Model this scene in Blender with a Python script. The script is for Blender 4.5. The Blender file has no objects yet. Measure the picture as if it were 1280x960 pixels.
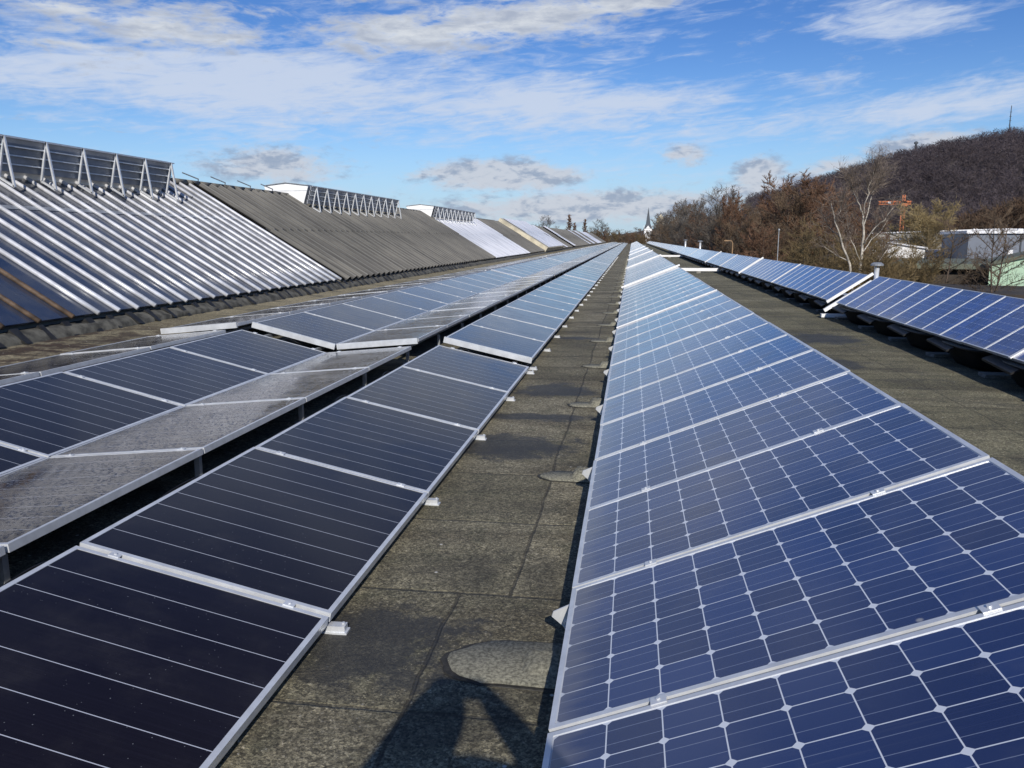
import bpy, math, random
import numpy as np
from mathutils import Vector, Matrix
R = math.radians
random.seed(7)
rng = np.random.default_rng(11)
SC = bpy.context.scene
COL = SC.collection

# ------------------------------------------------------------------ camera
cam_d = bpy.data.cameras.new('camera'); cam = bpy.data.objects.new('camera', cam_d); COL.objects.link(cam)
cam.location = (0, 0, 1.64); cam.rotation_euler = (R(90 - 10.166), 0, R(8.276))
cam_d.sensor_width = 36; cam_d.lens = 36 * 1015 / 1280; cam_d.clip_start = 0.04; cam_d.clip_end = 6000
SC.camera = cam
SC.view_settings.view_transform = 'Standard'; SC.view_settings.look = 'None'
SC.view_settings.gamma = 1; SC.view_settings.use_curve_mapping = False
SC.view_settings.exposure = 0.0
SC.cycles.max_bounces = 6; SC.cycles.glossy_bounces = 3; SC.cycles.diffuse_bounces = 2
SUN_EL, SUN_AZ = 30.4, 167.9           # degrees; azimuth clockwise from +Y


# ------------------------------------------------------------------ node helpers
class NT:
    """small expression builder on a node tree"""
    def __init__(s, tree): s.t = tree; s.n = tree.nodes; s.l = tree.links
    def new(s, typ, **kw):
        n = s.n.new(typ)
        for k, v in kw.items(): setattr(n, k, v)
        return n
    def put(s, sock, v):
        if isinstance(v, bpy.types.NodeSocket): s.l.new(v, sock)
        elif v is not None:
            if isinstance(v, (tuple, list)) and len(v) == 3 and len(sock.default_value) == 4: v = (*v, 1)
            sock.default_value = v
    def m(s, op, a, b=None, c=None, clamp=False):
        n = s.new('ShaderNodeMath', operation=op, use_clamp=clamp)
        s.put(n.inputs[0], a)
        if b is not None: s.put(n.inputs[1], b)
        if c is not None: s.put(n.inputs[2], c)
        return n.outputs[0]
    def add(s, a, b): return s.m('ADD', a, b)
    def sub(s, a, b): return s.m('SUBTRACT', a, b)
    def mul(s, a, b): return s.m('MULTIPLY', a, b)
    def div(s, a, b): return s.m('DIVIDE', a, b)
    def ss(s, v, lo, hi, olo=0.0, ohi=1.0):
        n = s.new('ShaderNodeMapRange', interpolation_type='SMOOTHSTEP')
        s.put(n.inputs[0], v); s.put(n.inputs[1], lo); s.put(n.inputs[2], hi); s.put(n.inputs[3], olo); s.put(n.inputs[4], ohi)
        return n.outputs[0]
    def mix(s, f, a, b, blend='MIX'):
        n = s.new('ShaderNodeMix', data_type='RGBA', blend_type=blend)
        s.put(n.inputs[0], f); s.put(n.inputs[6], a); s.put(n.inputs[7], b)
        return n.outputs[2]
    def xyz(s, x, y, z=0.0):
        n = s.new('ShaderNodeCombineXYZ'); s.put(n.inputs[0], x); s.put(n.inputs[1], y); s.put(n.inputs[2], z); return n.outputs[0]
    def sep(s, v):
        n = s.new('ShaderNodeSeparateXYZ'); s.put(n.inputs[0], v); return n.outputs
    def noise(s, vec, scale, detail=4, rough=.55, dist=0.0, out=0):
        n = s.new('ShaderNodeTexNoise'); s.put(n.inputs['Vector'], vec)
        n.inputs['Scale'].default_value = scale; n.inputs['Detail'].default_value = detail
        n.inputs['Roughness'].default_value = rough; n.inputs['Distortion'].default_value = dist
        return n.outputs[out]
    def voro(s, vec, scale, feature='F1', out='Distance'):
        n = s.new('ShaderNodeTexVoronoi', feature=feature); s.put(n.inputs['Vector'], vec); n.inputs['Scale'].default_value = scale
        return n.outputs[out]
    def obj(s): return s.new('ShaderNodeTexCoord').outputs['Object']
    def pos(s): return s.new('ShaderNodeNewGeometry').outputs['Position']
    def rnd(s): return s.new('ShaderNodeObjectInfo').outputs['Random']
    def bump(s, h, strength, dist=0.01):
        n = s.new('ShaderNodeBump'); n.inputs['Strength'].default_value = strength; n.inputs['Distance'].default_value = dist
        s.put(n.inputs['Height'], h); return n.outputs[0]
    def sum(s, *v):
        a = v[0]
        for b in v[1:]: a = s.add(a, b)
        return a


# ------------------------------------------------------------------ sky with clouds
def make_world():
    w = bpy.data.worlds.new('World'); SC.world = w; w.use_nodes = True
    for n in list(w.node_tree.nodes): w.node_tree.nodes.remove(n)
    t = NT(w.node_tree)
    sky = t.new('ShaderNodeTexSky', sky_type='NISHITA'); sky.sun_disc = False
    sky.sun_elevation = R(SUN_EL); sky.sun_rotation = R(SUN_AZ)
    sky.altitude = 200; sky.air_density = 1.0; sky.dust_density = 0.25; sky.ozone_density = 2.2
    d = t.new('ShaderNodeTexCoord').outputs['Generated']
    x, y, z = t.sep(d)
    az = t.mul(t.m('ARCTAN2', x, y), 57.29578)
    el = t.mul(t.m('ARCSINE', z), 57.29578)
    def ell(u, v, ru, rv, tilt=0.0, gain=1.0):
        du = t.sub(az, u); dv = t.sub(t.sub(el, v), t.mul(du, tilt))
        a = t.m('POWER', t.div(du, ru), 2); b = t.m('POWER', t.div(dv, rv), 2)
        return t.mul(t.m('SUBTRACT', 1.0, t.m('SQRT', t.add(a, b)), clamp=True), gain)
    def mx(lst):
        a = lst[0]
        for b in lst[1:]: a = t.m('MAXIMUM', a, b)
        return a
    # thin veil; two unseen overhead patches added to brighten the panel reflections
    pv = t.xyz(t.mul(az, .075), t.mul(t.add(el, t.mul(az, -.02)), .34), 3.1)
    nv = t.noise(pv, 1.0, 8, .58, .6)
    pv2 = t.xyz(t.mul(t.add(az, t.mul(el, 1.3)), .35), t.mul(t.sub(el, t.mul(az, .16)), 1.4), 8.0)
    nf = t.noise(pv2, 1.0, 6, .6, .8)
    veil_m = mx([ell(-22, 25, 46, 11, 0, .62), ell(16, 27, 34, 10, 0, .58), ell(-24, 9.8, 26, 4.6, -.02, 1.25), ell(-6, 8.6, 20, 3.2, -.05, 1.1), ell(3, 8.3, 9, 2.6, -.06, .75), ell(16, 12.6, 6, 2.2, -.12, .72),
                 ell(11.5, 9.5, 4.5, 1.8, .06, .62), ell(18, 8.0, 10, 2.0, .1, .6)])
    nw = t.noise(t.xyz(t.mul(t.sub(az, t.mul(el, 2.0)), .30), t.mul(t.sub(el, t.mul(az, .05)), 1.5), 14.0), 1.0, 8, .64, 1.2)
    veil = t.ss(t.sum(t.mul(t.sub(nv, .5), 2.4), t.mul(t.sub(nf, .5), 1.4), t.mul(t.sub(nw, .5), 1.5), t.mul(veil_m, 1.2)), -.02, 1.22)
    veil_a = t.mul(veil, .9)
    # high bright bank with a hard lower rim
    pb = t.xyz(t.mul(az, .16), t.mul(el, .55), 1.7)
    nb = t.noise(pb, 1.0, 9, .62, .5)
    nb2 = t.noise(t.xyz(t.mul(az, .5), t.mul(el, 1.5), 5.0), 1.0, 7, .62, .4)
    bank_m = mx([ell(-36, 11.2, 12, 1.6, .02, .55), ell(-22, 11.9, 14, 1.2, -.02, .5), ell(-32, 12.6, 18, 2.6, .0, .9), ell(-14, 13.2, 14, 2.3, .04, 1.1), ell(-6.5, 14.0, 8, 1.5, .13, 1.3), ell(0, 15.0, 6.5, 1.1, .07, 1.3), ell(-14, 17, 26, 3.0, 0, 1.0)])
    bank = t.ss(t.sum(t.mul(t.sub(nb, .5), 1.7), t.mul(t.sub(nb2, .5), 1.5), bank_m), .22, .85)
    # low cumulus
    pc = t.xyz(t.mul(az, .42), t.mul(el, 1.05), 6.3)
    ncu = t.noise(pc, 1.0, 8, .58, .35)
    ncd = t.noise(t.xyz(t.mul(az, 1.3), t.mul(el, 2.6), 2.0), 1.0, 7, .6, .2)
    cum_m = mx([ell(-9.2, 4.3, 8.5, 1.6, .0, 1.3), ell(-24, 4.6, 7, 2.2, 0, .95), ell(17.5, 5.3, 5.2, 1.6, .06, 1.1), ell(-10.5, 4.3, 4.0, 1.25, .0, 1.1), ell(-6.2, 4.1, 3.6, 1.3, .0, 1.15), ell(-24, 4.7, 6.5, 2.3, .0, .9), ell(3.4, 5.5, 2.6, 1.2, 0, .95), ell(8.2, 4.2, 2.7, 1.7, .1, 1.15),
                ell(13, 4.6, 4, 1.0, .15, .9), ell(18, 5.4, 4.6, 1.7, .1, 1.15), ell(-3, 2.1, 18, 1.8, .02, 1.1), ell(10, 3.2, 9, 1.5, .05, 1.0), ell(-20, 2.2, 14, 1.6, 0, .6), ell(22, 3, 16, 2.2, 0, .8)])
    cden = t.add(t.add(t.mul(ncu, .62), t.mul(ncd, .38)), t.mul(cum_m, .62))
    cum = t.mul(t.ss(cden, .63, .95), .9)
    # overhead generic cloud (never in view, seen only in the glass)
    ho = t.noise(d, 2.6, 7, .6, .6)
    over = t.mul(t.mul(t.ss(ho, .50, .78), t.ss(el, 17, 24)), .16)
    K = 1.0
    skyc = t.mix(1.0, sky.outputs[0], (0.68, 0.83, 1.08), 'MULTIPLY')
    hs = t.new('ShaderNodeHueSaturation'); hs.inputs['Saturation'].default_value = 1.05; hs.inputs['Value'].default_value = 1.0
    t.put(hs.inputs['Color'], skyc); c = hs.outputs[0]
    c = t.mix(t.ss(el, 5.0, 15.0), c, t.mix(1.0, c, (.66, .78, .93), 'MULTIPLY'))
    c = t.mix(t.ss(el, 8.0, -.5, 0, .62), c, (3.9, 5.6, 7.9))
    c = t.mix(veil_a, c, (5.9, 6.7, 8.2))
    bshade = t.ss(t.add(t.mul(nb2, .6), t.mul(t.noise(t.xyz(t.mul(az, .2), t.mul(el, 1.1), 9.0), 1.0, 5), .6)), .45, .78)
    bcol = t.mix(bshade, (7.4, 7.7, 8.0), (4.2, 4.7, 5.7))
    c = t.mix(t.mul(bank, .93), c, bcol)
    c = t.mix(over, c, (6.2, 6.6, 7.6))
    top = t.ss(t.noise(t.xyz(t.mul(az, .42), t.mul(t.add(el, .35), 1.05), 6.3), 1.0, 5, .55, .35), .42, .62)
    ccol = t.mix(t.ss(t.add(t.mul(ncd, .8), t.mul(top, .35)), .4, .8), (5.9, 6.2, 6.9), (3.2, 3.8, 5.0))
    c = t.mix(cum, c, ccol)
    bg = t.new('ShaderNodeBackground'); bg.inputs['Strength'].default_value = 0.1
    t.put(bg.inputs['Color'], c)
    out = t.new('ShaderNodeOutputWorld'); t.l.new(bg.outputs[0], out.inputs[0])
make_world()
sun_d = bpy.data.lights.new('sun', 'SUN'); sun_d.energy = 4.6; sun_d.angle = R(0.53); sun_d.color = (1, .94, .85)
sun = bpy.data.objects.new('sun', sun_d); COL.objects.link(sun); sun.location = (10, -40, 40)
_ts = Vector((math.sin(R(SUN_AZ)) * math.cos(R(SUN_EL)), math.cos(R(SUN_AZ)) * math.cos(R(SUN_EL)), math.sin(R(SUN_EL))))
sun.rotation_euler = (-_ts).to_track_quat('-Z', 'Y').to_euler()


# ------------------------------------------------------------------ materials
def material(name):
    m = bpy.data.materials.new(name); m.use_nodes = True
    t = NT(m.node_tree); b = m.node_tree.nodes['Principled BSDF']
    return m, t, b
def plain(name, col, rough=.6, metal=0.0, var=.12, scale=6.0, bump=0.0, spec=.5):
    """base colour with a little weathering"""
    m, t, b = material(name)
    n = t.noise(t.obj(), scale, 6, .6)
    dark = tuple(c * (1 - 2 * var) for c in col); lite = tuple(min(1, c * (1 + var)) for c in col)
    t.put(b.inputs['Base Color'], t.mix(t.ss(n, .3, .7), dark, lite))
    b.inputs['Roughness'].default_value = rough; b.inputs['Metallic'].default_value = metal
    b.inputs['Specular IOR Level'].default_value = spec
    if bump: t.put(b.inputs['Normal'], t.bump(t.noise(t.obj(), scale * 6, 4), bump, .01))
    return m
M = {}
M['alu'] = plain('aluminium', (.66, .68, .70), .34, .35, .07, 9)
M['alu_dull'] = plain('weathered_aluminium', (.36, .38, .40), .5, .5, .15, 7)
M['white_paint'] = plain('white_paint', (.80, .80, .79), .5, 0, .05, 3)
M['black_plastic'] = plain('black_plastic', (.010, .010, .011), .5, 0, .2, 8, 0, .3)
M['felt'] = plain('grey_felt', (.24, .23, .20), .95, 0, .2, 20, .3)

def mat_mono(name, cu, cv, nu, k=1.0, gapc=(.66, .70, .76)):
    m, t, b = material(name)
    u, v, _ = t.sep(t.obj())                      # u up the slope, v along the row; centre origin
    fu = t.sub(t.m('FRACT', t.add(t.div(u, cu), 50.0)), .5)
    fv = t.sub(t.m('FRACT', t.add(t.div(v, cv), 50.0)), .5)
    au, av = t.m('ABSOLUTE', fu), t.m('ABSOLUTE', fv)
    gap = t.m('MAXIMUM', t.m('MAXIMUM', t.m('GREATER_THAN', au, .488), t.m('GREATER_THAN', av, .488)), t.m('GREATER_THAN', t.add(au, av), .895))
    edge = t.m('MAXIMUM', t.m('GREATER_THAN', t.m('ABSOLUTE', u), cu * nu - .002), t.m('GREATER_THAN', t.m('ABSOLUTE', v), cv * 3 - .002))
    back = t.m('MAXIMUM', gap, edge)
    bus = t.m('LESS_THAN', t.m('ABSOLUTE', t.sub(av, .20)), .0075)
    cid = t.noise(t.xyz(t.m('FLOOR', t.add(t.div(u, cu), 50.0)), t.m('FLOOR', t.add(t.div(v, cv), 50.0)), t.mul(t.rnd(), 90.0)), 1.7, 0)
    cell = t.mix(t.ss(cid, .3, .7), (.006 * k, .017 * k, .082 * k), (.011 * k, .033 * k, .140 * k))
    cell = t.mix(t.mul(t.rnd(), .35), cell, (.020, .030, .085))
    fing = t.m('GREATER_THAN', t.m('FRACT', t.mul(u, 420.0)), .86)
    cell = t.mix(t.mul(fing, .10), cell, (.35, .38, .45))
    c = t.mix(t.mul(bus, .55), cell, (.30, .35, .46))
    c = t.mix(back, c, gapc)
    dirt = t.noise(t.obj(), 3.0, 7, .65)
    c = t.mix(t.ss(dirt, .5, .85, 0, .09), c, (.35, .34, .32))
    low = t.ss(t.add(u, t.mul(t.sub(t.noise(t.xyz(t.mul(u, 3.0), t.mul(v, 14.0), t.mul(t.rnd(), 40.0)), 1.0, 5), .5), .25)), -cu * (nu - .8), -cu * nu, 0, .34)
    c = t.mix(low, c, (.26, .245, .21))
    drip = t.noise(t.xyz(t.mul(u, .8), t.mul(v, 42.0), t.mul(t.rnd(), 70.0)), 1.0, 4, .6)
    c = t.mix(t.ss(drip, .60, .78, 0, .10), c, (.30, .30, .29))
    mk = t.voro(t.xyz(t.add(u, t.mul(t.rnd(), 13.0)), t.add(v, t.mul(t.rnd(), 29.0))), 3.1)
    c = t.mix(t.ss(mk, .045, .02, 0, .55), c, (.5, .49, .45))
    t.put(b.inputs['Base Color'], c)
    t.put(b.inputs['Roughness'], t.ss(dirt, .3, .8, .08, .2))
    b.inputs['IOR'].default_value = 1.5
    b.inputs['Specular IOR Level'].default_value = .9
    t.put(b.inputs['Normal'], t.bump(t.noise(t.obj(), 420, 2), .06, .002))
    return m
def mat_thin(name, wet):
    m, t, b = material(name)
    u, v, _ = t.sep(t.obj())
    sp = .181
    fv = t.m('ABSOLUTE', t.sub(t.m('FRACT', t.add(t.div(v, sp), 50.0)), .5))
    line = t.m('LESS_THAN', fv, .0105)
    tint = t.mix(t.rnd(), (.006, .005, .009), (.009, .007, .011))
    streak = t.noise(t.xyz(t.mul(u, 2.0), t.mul(v, 160.0), t.mul(t.rnd(), 50.0)), 1.0, 2)
    c = t.mix(t.ss(streak, .35, .75, 0, .5), tint, (.013, .011, .018))
    c = t.mix(t.mul(line, .9), c, (.52, .55, .62))
    o = t.add_off = t.obj()
    # dried drops and specks
    vec = t.new('ShaderNodeVectorMath', operation='ADD'); t.put(vec.inputs[0], o); t.put(vec.inputs[1], t.xyz(t.mul(t.rnd(), 31.0), t.mul(t.rnd(), 17.0)))
    vv = t.voro(vec.outputs[0], 34.0)
    big = t.ss(t.noise(vec.outputs[0], 2.2, 4), .4, .65)
    speck = t.mul(t.ss(vv, .085, .05), t.mul(big, .3))
    c = t.mix(speck, c, (.55, .58, .62))
    dust = t.noise(vec.outputs[0], 2.4, 8, .65)
    if wet:
        dv = t.voro(vec.outputs[0], 40.0); dn = t.noise(vec.outputs[0], 7, 4)
        drop = t.mul(t.ss(dv, .40, .22), t.ss(dn, .33, .46))
        haze_ = t.mul(t.ss(dust, .36, .66, .03, .38), t.sub(1.0, t.mul(drop, .8)))
        c = t.mix(haze_, c, (.40, .375, .33))
    else: c = t.mix(t.ss(dust, .45, .85, 0, .05), c, (.34, .32, .28))
    t.put(b.inputs['Base Color'], c)
    b.inputs['IOR'].default_value = 1.5; b.inputs['Specular IOR Level'].default_value = .9 if wet else .21
    if wet:
        t.put(b.inputs['Normal'], t.bump(drop, .6, .005))
        t.put(b.inputs['Roughness'], t.ss(dust, .3, .7, .03, .14))
    else:
        t.put(b.inputs['Roughness'], t.ss(dust, .3, .8, .09, .2))
        t.put(b.inputs['Normal'], t.bump(t.noise(o, 300, 2), .05, .002))
    return m
M['mono'] = mat_mono('monocrystalline_cells', .1645, .158, 5)
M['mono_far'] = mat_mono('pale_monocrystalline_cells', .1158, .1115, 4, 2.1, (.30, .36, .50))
M['thin'] = mat_thin('thin_film_glass', False)
M['thin_wet'] = mat_thin('thin_film_glass_with_drops', True)

def mat_roof():
    m, t, b = material('bitumen_felt')
    P = t.pos(); x, y, z = t.sep(P)
    big = t.noise(P, .9, 6, .6); mid = t.noise(P, 4.5, 6, .65); fine = t.noise(P, 110, 3, .75); grit = t.noise(P, 38, 5, .85)
    lat = t.noise(t.xyz(t.mul(x, .55), t.mul(y, 2.2), 0.0), 1.0, 6, .6, .4)      # bands across the roll
    c = t.mix(t.ss(big, .32, .68), (.200, .178, .115), (.315, .280, .190))
    c = t.mix(t.ss(lat, .46, .62, 0, .6), c, (.098, .080, .051))
    c = t.mix(t.ss(mid, .48, .70, 0, .55), c, (.075, .080, .046))                  # algae
    c = t.mix(t.ss(fine, .44, .62, 0, .62), c, (.040, .036, .028))
    c = t.mix(t.ss(grit, .55, .68, 0, .85), c, (.50, .45, .35))
    c = t.mix(t.ss(grit, .47, .34, 0, .9), c, (.026, .024, .018))
    far = t.ss(x, 1.6, 2.4)
    c = t.mix(t.mul(far, .5), c, t.mix(1.0, c, (.80, .84, .70), 'MULTIPLY'))
    left = t.ss(x, -5.9, -6.8)
    c = t.mix(t.mul(left, .6), c, (.36, .30, .18))
    wob = t.mul(t.sub(t.noise(P, 2.6, 6, .65), .5), .045)
    yl = t.add(y, wob)
    cell = t.m('FLOOR', t.div(t.add(yl, .41), .98))
    lxs = t.m('GREATER_THAN', t.add(x, wob), t.sub(-.52, t.mul(t.m('LESS_THAN', y, 3.51), .24)))
    wn = t.new('ShaderNodeTexWhiteNoise', noise_dimensions='2D'); t.put(wn.inputs['Vector'], t.xyz(cell, t.mul(lxs, 7.0)))
    c = t.mix(t.mul(wn.outputs['Value'], .62), c, t.mix(1.0, c, (.50, .51, .46), 'MULTIPLY'))
    stain = t.noise(t.xyz(t.mul(x, 1.1), t.mul(y, 1.7), 4.0), 1.0, 8, .68, .5)
    c = t.mix(t.ss(stain, .50, .64, 0, .62), c, (.052, .048, .036))
    gr = t.new('ShaderNodeTexVoronoi'); t.put(gr.inputs['Vector'], P); gr.inputs['Scale'].default_value = 105
    gv = t.sep(gr.outputs['Color'])[0]; gr2 = t.new('ShaderNodeTexVoronoi'); t.put(gr2.inputs['Vector'], P); gr2.inputs['Scale'].default_value = 46
    gv2 = t.sep(gr2.outputs['Color'])[1]
    gk = t.add(t.mul(t.m('POWER', gv, 1.6), 1.15), t.add(t.mul(t.m('POWER', gv2, 3.0), .55), .44))
    c = t.mix(1.0, c, t.xyz(gk, gk, t.mul(gk, .98)), 'MULTIPLY')
    # moss and leaf litter in the left gutter
    lit = t.mul(t.mul(t.ss(y, 13.5, 9.5), t.ss(x, -6.35, -6.8)), t.ss(t.noise(P, 3.0, 7, .65), .40, .56))
    c = t.mix(lit, c, t.mix(t.ss(grit, .4, .65), (.022, .016, .010), (.085, .046, .022)))
    # white stones and droppings
    vs = t.voro(P, 5.5); sp = t.ss(vs, .055, .03)
    c = t.mix(sp, c, (.6, .58, .52))
    vs2 = t.voro(P, 13.0); sp2 = t.mul(t.ss(vs2, .075, .04), t.mul(t.ss(big, .42, .6), .8))
    c = t.mix(sp2, c, (.45, .43, .38))
    fr = t.m('ABSOLUTE', t.sub(t.m('FRACT', t.div(t.add(yl, .41), .98)), .5))
    seam_l = t.ss(fr, .484, .495)
    lx = t.add(t.add(-.52, t.mul(t.m('LESS_THAN', y, 3.51), -.24)), t.add(wob, t.mul(t.sub(t.noise(t.xyz(0.0, y), .35, 2), .5), .10)))
    seam_x = t.ss(t.m('ABSOLUTE', t.sub(x, lx)), .011, .003)
    sx2 = t.m('ABSOLUTE', t.sub(t.m('FRACT', t.div(t.add(t.add(x, .9), wob), 1.05)), .5))
    seam_far = t.mul(t.ss(sx2, .485, .496), t.ss(x, 1.5, 1.9))
    seam = t.m('MAXIMUM', t.m('MAXIMUM', t.mul(seam_l, .7), seam_x), t.mul(seam_far, .6))
    c = t.mix(t.mul(seam, .6), c, (.022, .019, .015))
    # wet places
    def spot(px, py, rx, ry):
        a = t.m('POWER', t.div(t.sub(x, px), rx), 2); q = t.m('POWER', t.div(t.sub(y, py), ry), 2)
        return t.ss(t.add(t.add(t.m('SQRT', t.add(a, q)), t.mul(t.sub(mid, .5), 2.6)), t.mul(t.sub(grit, .5), .9)), 1.15, .70)
    wet = spot(-1.04, 2.96, .46, .36)
    for s in [(-.95, 6.25, .55, .42), (-.85, 7.35, .6, .16), (-.80, 8.75, .45, .42), (-.9, 13.5, .4, .2), (3.2, 14.0, .6, .8), (2.6, 11.2, .5, .5)]:
        wet = t.m('MAXIMUM', wet, spot(*s))
    c = t.mix(t.mul(wet, .76), c, (.024, .024, .023))
    t.put(b.inputs['Base Color'], c)
    t.put(b.inputs['Roughness'], t.sub(.93, t.mul(wet, .28)))
    h = t.sub(t.add(t.add(t.mul(fine, .5), t.mul(grit, .6)), t.add(t.mul(mid, .8), t.mul(lat, .8))), t.mul(seam, .9))
    t.put(b.inputs['Normal'], t.bump(h, .9, .016))
    return m
M['roof'] = mat_roof()
M['bleed'] = plain('bitumen_bleed', (.030, .028, .022), .7, 0, .3, 30, .4)
M['patch'] = plain('gritty_bitumen_patch', (.27, .26, .20), .95, 0, .30, 75, .8)

def mat_fibre():
    m, t, b = material('weathered_fibre_cement')
    P = t.pos(); x, y, z = t.sep(P)
    a = t.noise(P, .55, 6, .6); st = t.noise(t.xyz(t.mul(x, .35), t.mul(y, 7.0), t.mul(z, .35)), 1.0, 5, .6); g = t.noise(P, 45, 4, .7)
    c = t.mix(t.ss(a, .35, .65), (.112, .106, .093), (.190, .178, .150))
    c = t.mix(t.ss(st, .42, .72, 0, .75), c, (.035, .034, .032))
    c = t.mix(t.ss(st, .30, .20, 0, .5), c, (.22, .21, .19))
    c = t.mix(t.ss(g, .5, .8, 0, .5), c, (.19, .175, .14))
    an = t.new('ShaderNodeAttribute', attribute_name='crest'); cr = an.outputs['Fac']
    c = t.mix(t.ss(cr, .1, -.8, 0, .72), c, (.034, .032, .028))  # valley dirt and pale crests put rib shading into the colour
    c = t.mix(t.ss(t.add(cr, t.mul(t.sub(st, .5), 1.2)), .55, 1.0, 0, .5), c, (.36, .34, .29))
    t.put(b.inputs['Base Color'], c); b.inputs['Roughness'].default_value = .82
    t.put(b.inputs['Normal'], t.bump(g, .4, .01))
    return m
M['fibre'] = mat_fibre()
def mat_white_sheet():
    m, t, b = material('white_roof_sheet')
    P = t.pos(); x, y, z = t.sep(P)
    st = t.noise(t.xyz(t.mul(x, .5), t.mul(y, 5.0), t.mul(z, .5)), 1.0, 6, .65)
    c = t.mix(t.ss(st, .42, .72), (.82, .82, .84), (.46, .47, .50))
    t.put(b.inputs['Base Color'], c); b.inputs['Roughness'].default_value = .35
    return m
M['white_sheet'] = mat_white_sheet()
def mat_glass():
    m, t, b = material('dark_roof_glass')
    P = t.pos(); x, y, z = t.sep(P)
    n = t.noise(P, 1.2, 6, .6); st = t.noise(t.xyz(t.mul(x, .7), t.mul(y, 9.0), z), 1.0, 4)
    c = t.mix(t.ss(n, .35, .7), (.022, .032, .062), (.050, .058, .080))
    c = t.mix(t.ss(z, 1.9, 2.9, 0, .55), c, (.11, .11, .10))
    c = t.mix(t.ss(st, .55, .8, 0, .25), c, (.11, .105, .09))
    t.put(b.inputs['Base Color'], c); t.put(b.inputs['Roughness'], t.ss(n, .3, .7, .1, .3))
    return m
M['glass'] = mat_glass()
M['batten'] = plain('white_batten', (.66, .67, .70), .3, .25, .16, 2.2)
M['rust_batten'] = plain('rusty_batten', (.10, .065, .04), .7, 0, .3, 6)
M['kerb'] = plain('bitumen_upstand', (.105, .10, .082), .9, 0, .35, 5, .6)
M['black_felt'] = plain('black_flashing', (.014, .014, .014), .6, 0, .3, 9)
M['baffle'] = plain('grey_baffle_sheet', (.27, .28, .30), .45, .3, .15, 1.5)
M['beige'] = plain('beige_render', (.52, .47, .35), .85, 0, .16, 1.6)
M['concrete'] = plain('concrete_wall', (.28, .27, .25), .9, 0, .15, .6)
M['ground'] = plain('valley_ground', (.055, .050, .030), .95, 0, .25, .03)
M['asphalt'] = plain('asphalt', (.05, .05, .05), .9, 0, .15, .4)
M['bark'] = plain('bark', (.085, .062, .045), .9, 0, .25, 4, .4)
M['bark_red'] = plain('reddish_twigs', (.285, .165, .100), .9, 0, .25, .25)
M['bark_brown'] = plain('brown_twigs', (.240, .170, .110), .9, 0, .25, .25)
M['bark_grey'] = plain('grey_twigs', (.215, .185, .150), .9, 0, .25, .25)
M['bark_olive'] = plain('olive_twigs', (.320, .235, .115), .9, 0, .25, .25)
M['bark_yellow'] = plain('yellow_twigs', (.44, .34, .17), .9, 0, .22, .25)
M['birch_twig'] = plain('birch_twigs', (.30, .24, .19), .85, 0, .25, 3)
M['birch'] = plain('pale_birch_bark', (.46, .42, .36), .8, 0, .25, 3)
M['forest'] = plain('forest_twigs', (.145, .118, .124), .95, 0, .16, .02)  # lightened and tinted bluish: distance haze put into the twig colour
M['forest_brown'] = plain('autumn_forest_twigs', (.165, .105, .065), .95, 0, .3, .05)
for k_ in ('bark_red', 'bark_brown', 'bark_grey', 'bark_olive', 'bark_yellow', 'birch_twig', 'forest', 'forest_brown'):
    t_ = NT(M[k_].node_tree); b_ = t_.n['Principled BSDF']; tl = t_.new('ShaderNodeBsdfTranslucent'); mx_ = t_.new('ShaderNodeMixShader')
    src_ = b_.inputs['Base Color'].links[0].from_socket; t_.l.new(src_, tl.inputs['Color']); mx_.inputs[0].default_value = .5
    t_.l.new(b_.outputs[0], mx_.inputs[1]); t_.l.new(tl.outputs[0], mx_.inputs[2]); t_.l.new(mx_.outputs[0], t_.n['Material Output'].inputs[0])
M['hill'] = plain('hill_soil', (.085, .070, .068), .95, 0, .2, .02)
M['orange'] = plain('orange_crane_paint', (.50, .15, .05), .5, 0, .08, 1)
M['slate'] = plain('slate_spire', (.05, .06, .075), .7, 0, .1, .3)
M['steel_grey'] = plain('blue_grey_cladding', (.16, .18, .22), .6, .1, .07, .3)
M['green_roof'] = plain('green_grey_roofing', (.125, .140, .105), .85, 0, .12, .2)
M['mint'] = plain('mint_cladding', (.42, .58, .42), .6, 0, .06, .3)
M['brown_roof'] = plain('brown_felt_edge', (.045, .036, .028), .9, 0, .2, .5)
M['skin'] = plain('skin', (.45, .27, .19), .6, 0, .05, 8)
M['cloth'] = plain('dark_winter_clothing', (.03, .035, .05), .9, 0, .2, 10)


# ------------------------------------------------------------------ mesh helpers
def mesh_obj(name, verts, faces, mat=None, parent=None, smooth=False, mats=None, midx=None):
    me = bpy.data.meshes.new(name)
    me.from_pydata([tuple(map(float, v)) for v in verts], [], faces)
    for mm in ([mat] if mat else (mats or [])): me.materials.append(mm)
    if midx is not None: me.polygons.foreach_set('material_index', midx)
    if smooth: me.polygons.foreach_set('use_smooth', [True] * len(me.polygons))
    me.update()
    o = bpy.data.objects.new(name, me); COL.objects.link(o)
    if parent: o.parent = parent
    return o
def tag(o, label=None, cat=None, group=None, kind=None):
    if label: o['label'] = label
    if cat: o['category'] = cat
    if group: o['group'] = group
    if kind: o['kind'] = kind
    return o
def empty(name, loc=(0, 0, 0), rot=(0, 0, 0)):
    o = bpy.data.objects.new(name, None); COL.objects.link(o); o.location = loc; o.rotation_euler = rot; o.empty_display_size = .1
    return o
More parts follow.
